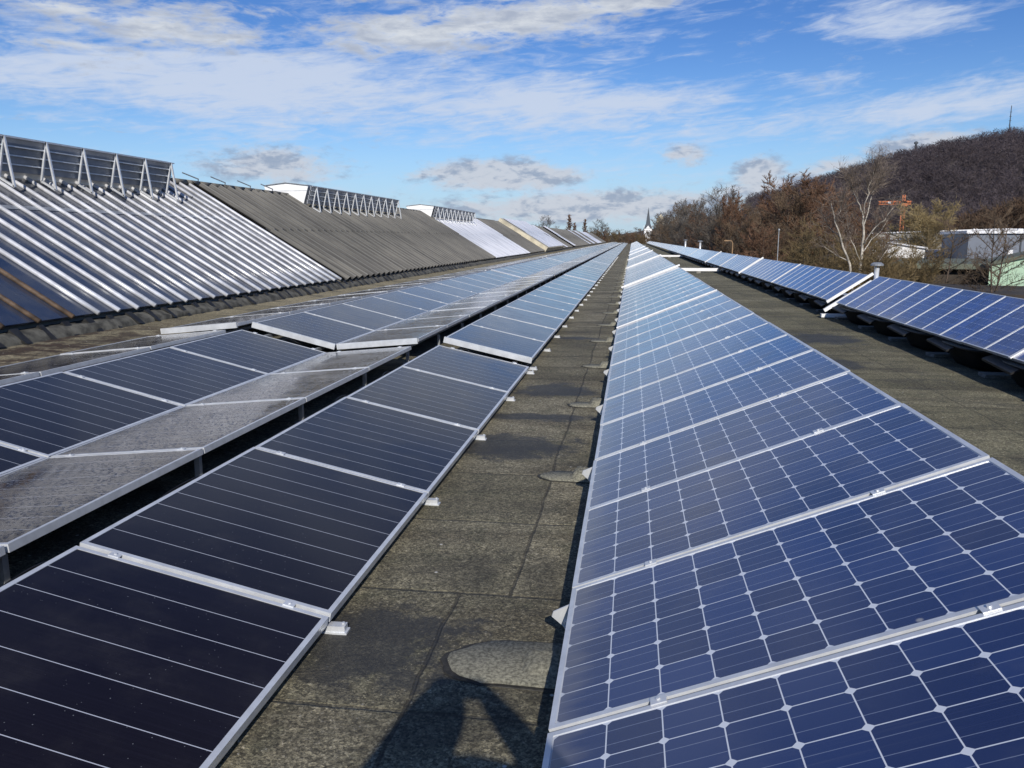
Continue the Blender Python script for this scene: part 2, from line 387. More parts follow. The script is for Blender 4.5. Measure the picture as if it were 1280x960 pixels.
class MB:
    def __init__(s): s.v = []; s.f = []
    def box(s, x0, x1, y0, y1, z0, z1, b=0.0):
        i = len(s.v)
        s.v += [(x, y, z) for z in (z0, z1) for y in (y0, y1) for x in (x0, x1)]
        s.f += [(i, i + 2, i + 3, i + 1), (i + 4, i + 5, i + 7, i + 6), (i, i + 1, i + 5, i + 4), (i + 2, i + 6, i + 7, i + 3), (i, i + 4, i + 6, i + 2), (i + 1, i + 3, i + 7, i + 5)]
        return s
    def bar(s, p, q, w, h=None, up=(0, 0, 1)):
        p, q = Vector(p), Vector(q); d = (q - p).normalized(); up = Vector(up)
        if abs(d.dot(up)) > .98: up = Vector((1, 0, 0))
        a = d.cross(up).normalized() * w / 2; c = a.cross(d).normalized() * (h or w) / 2
        i = len(s.v)
        for e in (p, q): s.v += [tuple(e - a - c), tuple(e + a - c), tuple(e + a + c), tuple(e - a + c)]
        s.f += [(i, i + 1, i + 2, i + 3), (i + 7, i + 6, i + 5, i + 4)]
        s.f += [(i + k, i + 4 + k, i + 4 + (k + 1) % 4, i + (k + 1) % 4) for k in range(4)]
        return s
    def tube(s, pts, rad, n=6, cap=True):
        pts = [Vector(p) for p in pts]
        i0 = len(s.v); ref = Vector((.31, .77, .55))
        for k, p in enumerate(pts):
            d = (pts[min(k + 1, len(pts) - 1)] - pts[max(k - 1, 0)])
            if d.length < 1e-9: d = Vector((0, 0, 1))
            d.normalize(); a = d.cross(ref).normalized(); c = d.cross(a)
            r = rad[k] if isinstance(rad, (list, tuple)) else rad
            for j in range(n):
                an = 2 * math.pi * j / n; s.v.append(tuple(p + (a * math.cos(an) + c * math.sin(an)) * r))
        for k in range(len(pts) - 1):
            for j in range(n):
                a = i0 + k * n + j; b_ = i0 + k * n + (j + 1) % n
                s.f.append((a, b_, b_ + n, a + n))
        if cap:
            s.f.append(tuple(i0 + j for j in range(n))[::-1]); s.f.append(tuple(i0 + (len(pts) - 1) * n + j for j in range(n)))
        return s
    def prism(s, outline, y0, y1):
        """outline: (x, z) counter-clockwise seen from -Y; extruded along Y"""
        i = len(s.v); n = len(outline)
        s.v += [(x, y0, z) for x, z in outline] + [(x, y1, z) for x, z in outline]
        s.f.append(tuple(range(i, i + n))); s.f.append(tuple(range(i + 2 * n - 1, i + n - 1, -1)))
        for k in range(n):
            a, b_ = i + k, i + (k + 1) % n; s.f.append((a, a + n, b_ + n, b_))
        return s
    def build(s, name, mat, parent=None, smooth=False): return mesh_obj(name, s.v, s.f, mat, parent, smooth)
def remove_tree(o):
    for ch in list(o.children): remove_tree(ch)
    bpy.data.objects.remove(o)
def copy_child(src, parent):
    c = src.copy(); COL.objects.link(c); c.parent = parent; return c
def copy_tree(o):
    c = o.copy(); COL.objects.link(c)
    for ch in list(o.children):
        d = copy_child(ch, c)
        for g in list(ch.children): copy_child(g, d)
    return c
ORD = ['first', 'second', 'third', 'fourth', 'fifth', 'sixth', 'seventh', 'eighth', 'ninth', 'tenth', 'eleventh', 'twelfth', 'thirteenth', 'fourteenth']
def ordinal(i): return ORD[i]


# ------------------------------------------------------------------ ground, our roof, hill
Y_END = 252.0
def roof_z(x): return .055 * max(0.0, -1.2 - x)
tag(mesh_obj('valley_ground', [(-3000, -600, -6), (3000, -600, -6), (3000, 5000, -6), (-3000, 5000, -6)], [(0, 1, 2, 3)], M['ground']), kind='structure')
def make_deck():
    xs = [-7.85, -1.2, 6.0]; ys = [-9, Y_END]; v = []; f = []
    for x in xs:
        for y in ys: v.append((x, y, roof_z(x)))
    for k in range(2): f.append((2 * k, 2 * k + 2, 2 * k + 3, 2 * k + 1))
    return tag(mesh_obj('roof_deck', v, f, M['roof']), kind='structure')
make_deck()
b = empty('factory_building', (3, 120, -6))
tag(b, 'long factory building whose flat bitumen roof carries the solar rows', 'building')
w_ = MB()
for (x0, x1, y0, y1) in [(5.85, 6.0, -9, Y_END), (-7.85, 5.85, Y_END - .15, Y_END), (-7.85, 5.85, -9, -8.85)]:
    w_.box(x0 - 3, x1 - 3, y0 - 120, y1 - 120, 0, 5.9)
w_.build('wall', M['concrete'], b)
MB().box(2.88, 3.12, -129, Y_END - 120, 5.93, 6.09).build('roof_edge', M['alu_dull'], b)

# gritty patches welded over the roof anchors beside the steep blue row
def make_patches():
    ys = [2.9, 5.45, 7.95, 10.45, 13.1, 15.6] + [15.6 + 2.55 * k for k in range(1, 22)]
    random.seed(3)
    for i, y in enumerate(ys):
        s = random.uniform(.68, .82) if i else 1.0
        mb = MB()
        # flat welded sheet with rounded left end
        out = []
        for k in range(13):
            a = math.pi / 2 + math.pi * k / 12
            out.append((-.06 * s + .21 * s * math.cos(a) * random.uniform(.88, 1.08), .165 * s * math.sin(a) * random.uniform(.93, 1.05)))
        out += [(.28, -.17 * s), (.28, .17 * s)]
        n = len(out); i0 = len(mb.v)
        mb.v += [(x, yy, .007) for x, yy in out] + [(x * .96, yy * .96, .016) for x, yy in out]
        mb.f.append(tuple(range(i0 + n, i0 + 2 * n)))
        for k in range(n): mb.f.append((i0 + k, i0 + (k + 1) % n, i0 + n + (k + 1) % n, i0 + n + k))
        # raised lump
        g = 8; j0 = len(mb.v)
        for a in range(g + 1):
            for c in range(g + 1):
                uu, vv = a / g, c / g
                h = (min(1, 4 * uu, 4 * (1 - uu)) * min(1, 4 * vv, 4 * (1 - vv))) ** .7
                mb.v.append((.02 + .17 * uu + random.uniform(-.006, .006), -.1 + .2 * vv + random.uniform(-.006, .006)  , .013 + (.055 if i else .03) * h * random.uniform(.85, 1.1)))
        for a in range(g):
            for c in range(g):
                q = j0 + a * (g + 1) + c; mb.f.append((q, q + g + 1, q + g + 2, q + 1))
        o = mb.build('roof_patch', M['patch'], None, True)
        if i < 8:
            bl = [(x * random.uniform(1.04, 1.12) - .004, yy * random.uniform(1.04, 1.14)) for x, yy in out]; nb_ = len(bl)
            mesh_obj('bitumen_bleed', [(x, yy, .0015) for x, yy in bl] + [(x * .99, yy * .99, .006) for x, yy in bl], [tuple(range(nb_, 2 * nb_))] + [(k, (k + 1) % nb_, nb_ + (k + 1) % nb_, nb_ + k) for k in range(nb_)], M['bleed'], o)
        o.location = (-.40, y, 0); o.rotation_euler = (0, 0, random.uniform(-.12, .12))
        if i < 6:
            tag(o, f'pale gritty bitumen patch on the walkway beside the steep blue row, {ordinal(i)} from the front', 'roof patch', 'gritty patches along the walkway')
        else: tag(o, 'small distant gritty bitumen patch on the walkway beyond the sixth', 'roof patch', 'gritty patches along the walkway')
make_patches()


# ------------------------------------------------------------------ solar panels
def frame_mesh(L, W, fw=.032, t=.04, dark=False):
    """open rectangular frame, top at z=0"""
    mb = MB()
    mb.box(-L / 2, L / 2, -W / 2, -W / 2 + fw, -t, 0); mb.box(-L / 2, L / 2, W / 2 - fw, W / 2, -t, 0)
    mb.box(-L / 2, -L / 2 + fw, -W / 2 + fw, W / 2 - fw, -t, 0); mb.box(L / 2 - fw, L / 2, -W / 2 + fw, W / 2 - fw, -t, 0)
    # inner lip: a lower step reads as the double line between modules
    return mb
def panel_proto(L, W, mat, clamps, fw):
    root = empty('solar_panel')
    fr = frame_mesh(L, W, fw).build('frame', M['alu'], root)
    a, c = L / 2 - fw, W / 2 - fw
    gl = mesh_obj('glass', [(-a, -c, -.003), (a, -c, -.003), (a, c, -.003), (-a, c, -.003), (-a, -c, -.012), (a, -c, -.012), (a, c, -.012), (-a, c, -.012)],
                  [(0, 1, 2, 3), (7, 6, 5, 4), (0, 4, 5, 1), (1, 5, 6, 2), (2, 6, 7, 3), (3, 7, 4, 0)], mat, root)
    if clamps:
        for cx in clamps:
            mb = MB(); mb.box(cx - .024, cx + .024, W / 2 - .009, W / 2 + clamps_gap + .009, .0005, .005); mb.tube([(cx, W / 2 + clamps_gap / 2, .005), (cx, W / 2 + clamps_gap / 2, .010)], .0065, 8)
            mb.build('clamp', M['alu'], fr)
    return root
def place_row(proto_near, proto_far, ys, A, B, label, far_label, group, n_label, zj=.0035):
    """A, B: (x, z) of the left and right edge of the panel plane"""
    cx, cz = (A[0] + B[0]) / 2, (A[1] + B[1]) / 2
    th = math.atan2(B[1] - A[1], B[0] - A[0])
    for i, y in enumerate(ys):
        src = proto_near if i < n_label else proto_far
        o = copy_tree(src)
        o.location = (cx + random.uniform(-.004, .004), y, cz + random.uniform(-zj, zj))
        o.rotation_euler = (random.uniform(-.0025, .0025), -th + random.uniform(-.003, .003), 0)
        tag(o, label.format(ordinal(i)) if i < n_label else far_label, 'solar panel', group)
random.seed(21)
clamps_gap = .02
LA = 1.158
thin_near = panel_proto(LA, 1.668, M['thin'], (-.40, .40), .022)
thin_far = panel_proto(LA, 1.668, M['thin'], None, .022)
wet_near = panel_proto(1.10, 1.668, M['thin_wet'], (-.40, .40), .022)
wet_far = panel_proto(1.10, 1.668, M['thin_wet'], None, .022)
PA = 1.69
def block_ys(y0, first, n_blocks, per=11, gap=.32, lift=0):
    out = []; y = y0
    for k in range(first): out.append(y + PA / 2); y += PA
    for b_ in range(n_blocks):
        y += gap
        for k in range(per): out.append(y + PA / 2); y += PA
    return out
NB = 13
ysA = block_ys(1.35, 5, NB)
ysC = block_ys(-.34, 6, NB)
ysC2 = block_ys(-.34, 6, NB)
ALL_FAR = []            # (A, B, y, width, material index) for the distant remainder
def row(near, far, ys, A, B, W, mi, n_ind, first_in_block, *lab, n_label=8, lift=.055, n_first=5):
    ind, rest = ys[:n_ind], ys[n_ind:]
    # the near block lies a touch lower than the blocks behind it
    a, c = ind[:n_first], ind[n_first:]
    label, far_label, group = lab
    cx, th = None, None
    random.seed(len(ys) + mi * 7 + int(abs(A[0]) * 100))
    for i, y in enumerate(ind):
        dz = 0 if i < n_first else lift
        src = near if i < n_label + 4 else far
        o = copy_tree(src)
        th = math.atan2(B[1] - A[1], B[0] - A[0])
        o.location = ((A[0] + B[0]) / 2 + random.uniform(-.003, .003), y, (A[1] + B[1]) / 2 + dz + random.uniform(-.003, .003))
        o.rotation_euler = (random.uniform(-.002, .002), -th + random.uniform(-.003, .003), 0)
        tag(o, label.format(ordinal(i)) if i < n_label else far_label, 'solar panel', group)
    for y in rest: ALL_FAR.append(((A[0], A[1] + lift), (B[0], B[1] + lift), y, W, mi))
RA = ((-2.345, .335), (-1.21, .085))
RC1 = ((-3.785, .215), (-2.70, .312))
RC2 = ((-4.935, .487), (-3.805, .212))
RC3 = ((-6.25, .375), (-5.16, .478))
ZUP = .02
row(thin_near, thin_far, ysA, *RA, 1.668, 0, 44, 5, '{} dark panel from the front in the low row bordering the walkway', 'small distant panel beyond the eighth in the low row bordering the walkway', 'dark panels bordering the walkway', n_first=5)
row(wet_near, wet_far, ysC, *RC1, 1.668, 1, 44, 6, '{} drop-covered grey panel from the front, leaning away from the walkway row', 'small distant drop-covered panel beyond the eighth, leaning away from the walkway row', 'drop-covered panels of the middle tent', n_first=6)
row(thin_near, thin_far, ysC2, *RC2, 1.668, 0, 44, 6, '{} dark panel from the front in the middle row left of the drop-covered panels', 'small distant panel beyond the eighth in the middle row left of the drop-covered panels', 'dark panels of the middle row', n_first=6)
row(wet_near, wet_far, ysC2, *RC3, 1.668, 1, 30, 6, '{} panel from the front in the outermost row beside the shed roof', 'small distant panel beyond the eighth in the outermost row beside the shed roof', 'panels of the outermost row', n_first=6)
# steep blue row right of the walkway
PB = 1.01
mono_near = panel_proto(1.687, .992, M['mono'], (-.50, .42), .02)
mono_far = panel_proto(1.687, .992, M['mono'], None, .02)
RB = ((-.21, .203), (1.355, .832))
ysB = [1.165 + PB * (k + .5) for k in range(23)]
y = 1.165 + PB * 23 + .45; B_GAPS = [24.62]
while y < Y_END - 12:
    for k in range(15): ysB.append(y + PB * (k + .5))
    y += 15 * PB; B_GAPS.append(y + .2); y += .4
row(mono_near, mono_far, ysB, *RB, .992, 2, 66, 0, '{} blue panel from the front in the steep row right of the walkway', 'small distant panel beyond the twelfth in the steep row right of the walkway', 'blue panels of the steep row', n_label=12, lift=0)
# outer right row on black tubs
PD = .716
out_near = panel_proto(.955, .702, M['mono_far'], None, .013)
RD = ((4.16, .35), (4.95, .885))
ysD = [9.52 - PD * (k + .5) for k in range(5)][::-1] + [9.54 + PD * (k + .5) for k in range(11)]
y = 18.1; D_GAPS = [17.75]
while y < Y_END - 12:
    for k in range(20): ysD.append(y + PD * (k + .5))
    y += 20 * PD; D_GAPS.append(y + .3); y += .6
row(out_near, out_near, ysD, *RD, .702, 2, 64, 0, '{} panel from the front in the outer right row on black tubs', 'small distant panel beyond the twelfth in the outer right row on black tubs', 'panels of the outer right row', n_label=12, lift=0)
for p in (thin_near, thin_far, wet_near, wet_far, mono_near, mono_far, out_near):
    remove_tree(p)
def build_far():
    v = []; f = []; mi = []
    for A, B, y, W, k in ALL_FAR:
        ax = Vector((B[0] - A[0], 0, B[1] - A[1])); L = ax.length; ax.normalize(); up = Vector((-ax.z, 0, ax.x)); c = Vector(((A[0] + B[0]) / 2, y, (A[1] + B[1]) / 2))
        def box(l0, l1, w0, w1, h0, h1, mat):
            i = len(v)
            for h in (h0, h1):
                for w in (w0, w1):
                    for l in (l0, l1): v.append(c + ax * l + Vector((0, w, 0)) + up * h)
            f.extend([(i, i + 2, i + 3, i + 1), (i + 4, i + 5, i + 7, i + 6), (i, i + 1, i + 5, i + 4), (i + 2, i + 6, i + 7, i + 3), (i, i + 4, i + 6, i + 2), (i + 1, i + 3, i + 7, i + 5)]); mi.extend([mat] * 6)
        h = L / 2; w = W / 2; e = .025
        box(-h + e, h - e, -w + e, w - e, -.012, -.003, k)
        box(-h, h, -w, -w + e, -.04, 0, 3); box(-h, h, w - e, w, -.04, 0, 3)
        box(-h, -h + e, -w + e, w - e, -.04, 0, 3); box(h - e, h, -w + e, w - e, -.04, 0, 3)
    o = mesh_obj('distant_solar_panels', v, f, None, None, False, [M['thin'], M['thin_wet'], M['mono'], M['alu']], mi)
    tag(o, 'tiny far ends of all the solar rows towards the trees', 'solar panels', None, 'stuff')
build_far()


# ------------------------------------------------------------------ racks, feet, tubs, channels
def rack(name, label, A, B, y0, y1, pitch, th, post_x=None):
    r = empty(name, ((A[0] + B[0]) / 2, (y0 + y1) / 2, 0)); tag(r, label, 'mounting rack')
    ox, oy, _ = r.location
    ax = Vector((B[0] - A[0], 0, B[1] - A[1])); up = Vector((-ax.z, 0, ax.x)).normalized()
    rl = MB()
    for q in (.2, .8):
        p = Vector((A[0], 0, A[1])) + ax * q - up * .065
        rl.bar((p.x - ox, y0 - oy, p.z), (p.x - ox, y1 - oy, p.z), .04, .045)
    rl.build('rail', M['alu_dull'], r)
    n = int(min(y1 - y0, 46 * pitch) / pitch)
    for k in range(n + 1):
        yy = y0 + pitch * k - oy
        for q in (.06, .94):
            p = Vector((A[0], 0, A[1])) + ax * q - up * .05
            g = roof_z(p.x)
            if p.z - g < .12: continue
            pm = MB().bar((p.x - ox, yy, g + .018), (p.x - ox, yy, p.z), .035)
            pm.v += [(p.x - ox - .07, yy - .04, g), (p.x - ox + .07, yy - .04, g), (p.x - ox + .07, yy + .04, g), (p.x - ox - .07, yy + .04, g)]
            j = len(pm.v) - 4; b4 = j - 8
            pm.f += [(j + 3, j + 2, j + 1, j)] + [(j + a, j + (a + 1) % 4, b4 + (a + 1) % 4, b4 + a) for a in range(4)]
            pm.build('post', M['alu_dull'], r)
    return r
for (nm, ab, y0, y1) in [('low walkway row', RA, 1.4, 120), ('drop-covered middle row', RC1, -.3, 120), ('dark middle row', RC2, -.3, 120), ('outermost left row', RC3, -.3, 100)]:
    rack('mounting_rack', f'aluminium posts and rails under the {nm}', ab[0], ab[1], y0, y1, 1.69, 0)
rack('mounting_rack', 'aluminium posts and rails under the steep blue row', RB[0], RB[1], 1.2, 120, 2.02, 0)

def make_feet():
    mb = MB()
    mb.box(-.10, .035, -.028, .028, .0, .008); mb.box(-.06, .026, -.022, .022, .008, .034); mb.tube([(.015, 0, .036), (.015, 0, .044)], .007, 8)
    f0 = mb.build('mounting_block', M['alu'])
    seams = [1.35 + PA * k for k in range(6)]
    y = 9.8
    for b_ in range(4):
        y += .32
        seams += [y + PA * k for k in range(12)]; y += PA * 11
    seams = sorted(set(round(s, 2) for s in seams if s > 2.5))
    for i, s in enumerate(seams[:46]):
        o = f0.copy(); COL.objects.link(o); o.location = (-1.185 + random.uniform(-.008, .008), s + random.uniform(-.03, .03), 0); o.rotation_euler = (0, 0, random.uniform(-.12, .12))
        lab = f'small metal block at the low edge of the dark row, {ordinal(i)} along the walkway' if i < 8 else 'tiny far metal block beyond the eighth along the dark row'
        tag(o, lab, 'mounting block', 'metal blocks along the walkway')
    bpy.data.objects.remove(f0)
    # triangular plates at the low edge of the steep row
    mb = MB()
    out = [(.03, -.015), (.03, .085), (-.055, .055), (-.062, .035), (-.01, -.015)]
    mb.prism(out, -.003, .003); mb.box(-.01, .03, -.03, .03, -.019, -.0155); mb.tube([(-.0, -.012, .005), (0, .012, .005)], .011, 8)
    p0 = mb.build('bracket', M['alu'])
    for i in range(22):
        o = p0.copy(); COL.objects.link(o); o.location = (-.222, 3.05 + 2.02 * i, .115); o.rotation_euler = (0, 0, R(20))
        lab = f'triangular metal bracket poking out under the steep blue row, {ordinal(i)} from the front' if i < 6 else 'tiny far metal bracket beyond the sixth under the steep blue row'
        tag(o, lab, 'bracket', 'brackets under the steep row')
    bpy.data.objects.remove(p0)
make_feet()

def make_tubs():
    """black plastic ballast tub: flared basin with a rim and a slanted lip towards the walkway"""
    def ring(hx, hy, z, n=24, cx=0.0, e=3.2):
        out = []
        for k in range(n):
            a = 2 * math.pi * k / n; c, s_ = math.cos(a), math.sin(a)
            out.append((cx + hx * math.copysign(abs(c) ** (2 / e), c), hy * math.copysign(abs(s_) ** (2 / e), s_), z))
        return out
    rings = [ring(.36, .56, 0.0), ring(.40, .62, .06), ring(.46, .70, .19), ring(.50, .75, .235), ring(.52, .77, .245), ring(.52, .77, .265), ring(.47, .72, .268), ring(.40, .64, .22), ring(.32, .5, .03)]
    v = [p for r in rings for p in r]; n = 24; f = []
    for k in range(len(rings) - 1):
        for j in range(n): f.append((k * n + j, k * n + (j + 1) % n, (k + 1) * n + (j + 1) % n, (k + 1) * n + j))
    f.append(tuple(range(n))[::-1]); f.append(tuple((len(rings) - 1) * n + j for j in range(n)))
    root = empty('ballast_tub')
    tub = mesh_obj('basin', v, f, M['black_plastic'], root, True)
    lip = MB(); lip.v += [(-.60, -.1, .20), (-.38, -.1, .30), (-.36, .74, .33), (-.58, .76, .24), (-.60, -.1, .175), (-.38, -.1, .275), (-.36, .74, .305), (-.58, .76, .215)]
    lip.f += [(0, 1, 2, 3), (7, 6, 5, 4), (0, 4, 5, 1), (1, 5, 6, 2), (2, 6, 7, 3), (3, 7, 4, 0)]
    lip.build('lip', M['black_plastic'], root)
    mat0 = MB().box(-.22, .06, -.13, .12, .003, .045); mat0 = mat0.build('protection_mat', M['felt'])
    ys = [9.45 + 1.79 * (k - 2) for k in range(50)]
    for i, y in enumerate(ys):
        o = copy_tree(root); o.location = (4.68, y + random.uniform(-.05, .05), 0.012); o.rotation_euler = (0, 0, random.uniform(-.03, .03))
        tag(o, f'black plastic ballast tub under the outer right row, {ordinal(i)} from the front' if i < 10 else 'small far black tub beyond the tenth under the outer right row', 'ballast tub', 'black tubs under the outer right row')
        if i < 22:
            q = mat0.copy(); COL.objects.link(q); q.location = (4.42, y + .88, 0); q.rotation_euler = (0, 0, random.uniform(-.15, .15))
            tag(q, f'grey felt mat between the black tubs, {ordinal(i)} from the front' if i < 10 else 'tiny far grey felt mat beyond the tenth between the black tubs', 'mat', 'felt mats between the tubs')
    for ch in list(root.children): bpy.data.objects.remove(ch)
    bpy.data.objects.remove(root); bpy.data.objects.remove(mat0)
make_tubs()

def slope_bar(name, mat, A, B, y, w, h, dz, ext=.06):
    ax = Vector((B[0] - A[0], 0, B[1] - A[1])).normalized(); up = Vector((-ax.z, 0, ax.x))
    p = Vector((A[0], y, A[1])) - ax * ext + up * dz; q = Vector((B[0], y, B[1])) + ax * ext + up * dz
    return MB().bar(p, q, w, h, up).build(name, mat)
# white cable channels running across between the rows, and cover bars on the gaps
def channels():
    names = ['nearest', 'second', 'third', 'fourth', 'fifth']
    for i, y in enumerate(B_GAPS[:5]):
        o = slope_bar('gap_cover', M['white_paint'], *RB, y - .14, .06, .045, .026); tag(o, f'white cover bar across a gap in the steep blue row, {names[i]}', 'cover bar', 'white cover bars on the steep row')
        if i not in (1, 3): continue
        r = empty('cable_channel', (1.4, y, 0)); tag(r, f'white cable channel across the roof between the blue rows, {"nearer" if i == 1 else "farther"} of two', 'cable channel', 'white cable channels')
        MB().box(-.05, 3.1, -.08, .08, .10, .24).build('duct', M['white_paint'], r)
        for xx in (.5, 1.8, 2.9): MB().box(xx - .1, xx + .1, -.12, .12, .0, .099).build('support_block', M['felt'], r)
    o = slope_bar('gap_cover', M['white_paint'], *RB, 1.165 + PB * 12 - .009, .045, .014, .0085, .0); tag(o, 'thin white strip on a seam of the steep row before its gap', 'cover bar')
    for i, y in enumerate([18.0, 32.55, 47.5]):
        o = slope_bar('gap_cover', M['white_paint'], *RD, y, .05, .055, .0, .06); tag(o, f'white end bar across the outer right row, {names[i]}', 'cover bar', 'white end bars on the outer row')
    o = slope_bar('gap_cover', M['white_paint'], (4.08, .20), (4.85, .72), 17.75, .06, .07, .0, .08); tag(o, 'white sloping duct in the first gap of the outer right row', 'cable duct')
    MB_ = MB().box(3.95, 4.5, 17.66, 17.80, .02, .09).build('cable_duct', M['white_paint']); tag(MB_, 'white duct lying on the roof at the first outer row gap', 'cable duct')
    for i, y in enumerate([9.53, 25.26, 40.0]):
        o = slope_bar('seam_strip', M['white_paint'], *RD, y, .05, .016, .0095, .02); tag(o, f'thin white strip on a seam of the outer right row, {names[i]}', 'seam strip', 'white seam strips on the outer row')
    # end plates of the second block of the left rows
    for A, B, nm in [(RA, None, 'walkway row'), (RC1, None, 'drop-covered row'), (RC2, None, 'dark middle row'), (RC3, None, 'outermost row')]:
        a, c = A; ys_ = 10.105
        o = slope_bar('end_profile', M['alu'], (a[0], a[1] + .055), (c[0], c[1] + .055), ys_, .03, .075, -.024, .0)
        tag(o, f'bright end profile closing the second block of the {nm}', 'end profile')
channels()
def thick_seams():
    # wider bright joint strips between the blocks further back
    for nm, AB in [('walkway row', RA), ('dark middle row', RC2), ('drop-covered row', RC1)]:
        for k, w in enumerate(['second', 'third']):
            y = 9.8 + .32 * (k + 1) + PA * 11 * (k + 1) + .16
            o = slope_bar('joint_strip', M['alu'], (AB[0][0], AB[0][1] + .055), (AB[1][0], AB[1][1] + .055), y, .30, .012, .004, .0)
            tag(o, f'bright strip over the {w} block gap of the {nm}', 'joint strip')
thick_seams()
def cables():
    rnd = random.Random(12)
    def cable(pts, label, r=.0055):
        P_ = [Vector(p) for p in pts]; fine = []
        for k in range(len(P_) - 1):
            p0, p1, p2, p3 = P_[max(k - 1, 0)], P_[k], P_[k + 1], P_[min(k + 2, len(P_) - 1)]
            for j in range(6):
                q = j / 6; fine.append(.5 * (2 * p1 + (p2 - p0) * q + (2 * p0 - 5 * p1 + 4 * p2 - p3) * q * q + (3 * p1 - p0 - 3 * p2 + p3) * q ** 3))
        fine.append(P_[-1]); o = MB().tube(fine, r, 6).build('cable', M['black_plastic'], None, True)
        tag(o, label, 'cable', None)
    cable([(-2.2, 9.80, .20), (-2.1, 9.90, .27), (-2.0, 9.98, .24), (-1.95, 10.08, .16)], 'black cable looping across the upper end of the first gap in the walkway row')
    cable([(-1.75, 9.80, .10), (-1.62, 9.90, .16), (-1.55, 9.97, .12), (-1.5, 10.14, .06)], 'black cable looping across the middle of the first gap in the walkway row')
    cable([(-1.28, 9.75, .05), (-1.24, 9.93, .10), (-1.30, 10.02, .02), (-1.26, 10.2, .06)], 'black cable looping beside the low end of the first gap in the walkway row')
    cable([(-2.52, 2.6 + .35 * k, .22 + .05 * math.sin(k * 1.7) + rnd.uniform(-.02, .02)) if 0 else (-2.52 + rnd.uniform(-.03, .03), 2.6 + .35 * k, .20 + .05 * math.sin(k * 1.7)) for k in range(22)], 'black cable sagging along the dark slot between the walkway row and the drop-covered row')
    cable([(-.12 + rnd.uniform(-.02, .02), 2.4 + .4 * k, .10 + .03 * math.sin(k * 2.1)) for k in range(30)], 'black cable hanging below the low edge of the steep blue row', .006)
    cable([(-4.5, 9.82, .30), (-4.4, 9.92, .36), (-4.3, 10.0, .31), (-4.25, 10.12, .24)], 'black cable looping across the first gap in the dark middle row')
cables()


# ------------------------------------------------------------------ the shed roof on the left
EX, EZ = -7.66, .56           # eave
GX, GZ = -11.80, 3.06         # ridge
def slope_pt(q, off=0.0):
    """q: 0 eave .. 1 ridge; off: along the normal"""
    dx, dz = GX - EX, GZ - EZ; L = math.hypot(dx, dz)
    return EX + dx * q + off * dz / L, EZ + dz * q - off * dx / L
SL = math.hypot(GX - EX, GZ - EZ)
hall = empty('shed_roof', (EX, 60, 0)); tag(hall, 'long pitched shed roof of grey corrugated sheets and white glazed bays', 'shed roof')
def to_hall(o): 
    o.parent = hall; o.matrix_parent_inverse = Matrix.Translation((-EX, -60, 0)); return o
def corrugated(y0, y1, mat, pitch=.52, amp=.05, off=.045, name='corrugated_sheet', round_=False):
    n = max(8, int((y1 - y0) / pitch * 8)); v = []; f = []; hv = []
    qs = [0, .5, .502, 1.0]
    for k in range(n + 1):
        y = y0 + (y1 - y0) * k / n
        h = amp * (abs(math.cos(math.pi * (y - y0) / pitch)) * 2 - 1) if round_ else amp * math.cos(2 * math.pi * (y - y0) / pitch)
        for i, q in enumerate(qs):
            o = off + h + (.03 if i in (2, 3) else 0)
            x, z = slope_pt(q if i else -.012, o); v.append((x, y, z)); hv.append(h / amp)
    m_ = len(qs)
    for k in range(n):
        for i in range(m_ - 1): a = k * m_ + i; f.append((a, a + m_, a + m_ + 1, a + 1))
    o = mesh_obj(name, v, f, mat, None, True)
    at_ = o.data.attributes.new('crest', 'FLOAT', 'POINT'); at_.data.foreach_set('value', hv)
    return to_hall(o)
def flat_sheet(y0, y1, mat, off=.0, name='glass_sheet', q0=0.0, q1=1.0, th=.02):
    a, b_, c, d = slope_pt(q0, off), slope_pt(q1, off), slope_pt(q1, off - th), slope_pt(q0, off - th)
    return to_hall(MB().prism([a, b_, c, d], y0, y1).build(name, mat))
Y_HALL = 246.0
# core body under the sheets
core = MB().prism([(EX - .05, EZ - .10), (GX, GZ - .06), (2 * GX - EX, EZ - .10), (2 * GX - EX, -6), (EX - .15, -6)][::-1], -8, Y_HALL)
to_hall(core.build('gable_body', M['concrete']))
to_hall(MB().prism([slope_pt(1.0, .02), (2 * GX - EX + .3, EZ - .12), (2 * GX - EX + .3, EZ - .16), slope_pt(1.0, -.03)], -8, Y_HALL).build('rear_slope', M['fibre']))
GB = (-8, 20.75)
flat_sheet(GB[0], GB[1], M['glass'], .02, 'glass_sheet')
def battens(ys, mat, r=.037, name='batten', q0=-.01, q1=.99, sag=True):
    for y in ys:
        mb = MB(); pts = []
        for k in range(7):
            q = q0 + (q1 - q0) * k / 6; x, z = slope_pt(q, .045)
            pts.append((x, y + random.uniform(-.006, .006), z + random.uniform(-.004, .004)))
        mb.tube(pts, r, 8); to_hall(mb.build(name, mat, None, True))
random.seed(5)
yb = [10.75 + .4775 * k for k in range(22)]
battens(yb, M['batten'])
battens([10.2, 9.55, 8.9, 8.2, 7.4, 6.6], M['rust_batten'], .035)
# cross rail under the battens at half height
x0, z0 = slope_pt(.62, .035); x1, z1 = slope_pt(.64, .035)
to_hall(MB().prism([slope_pt(.615, .022), slope_pt(.64, .022), slope_pt(.64, .03), slope_pt(.615, .03)][::-1], 8, 20.7).build('cross_rail', M['alu_dull']))
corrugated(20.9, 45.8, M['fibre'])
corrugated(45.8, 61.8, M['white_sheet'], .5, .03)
corrugated(61.8, 72.2, M['fibre'])
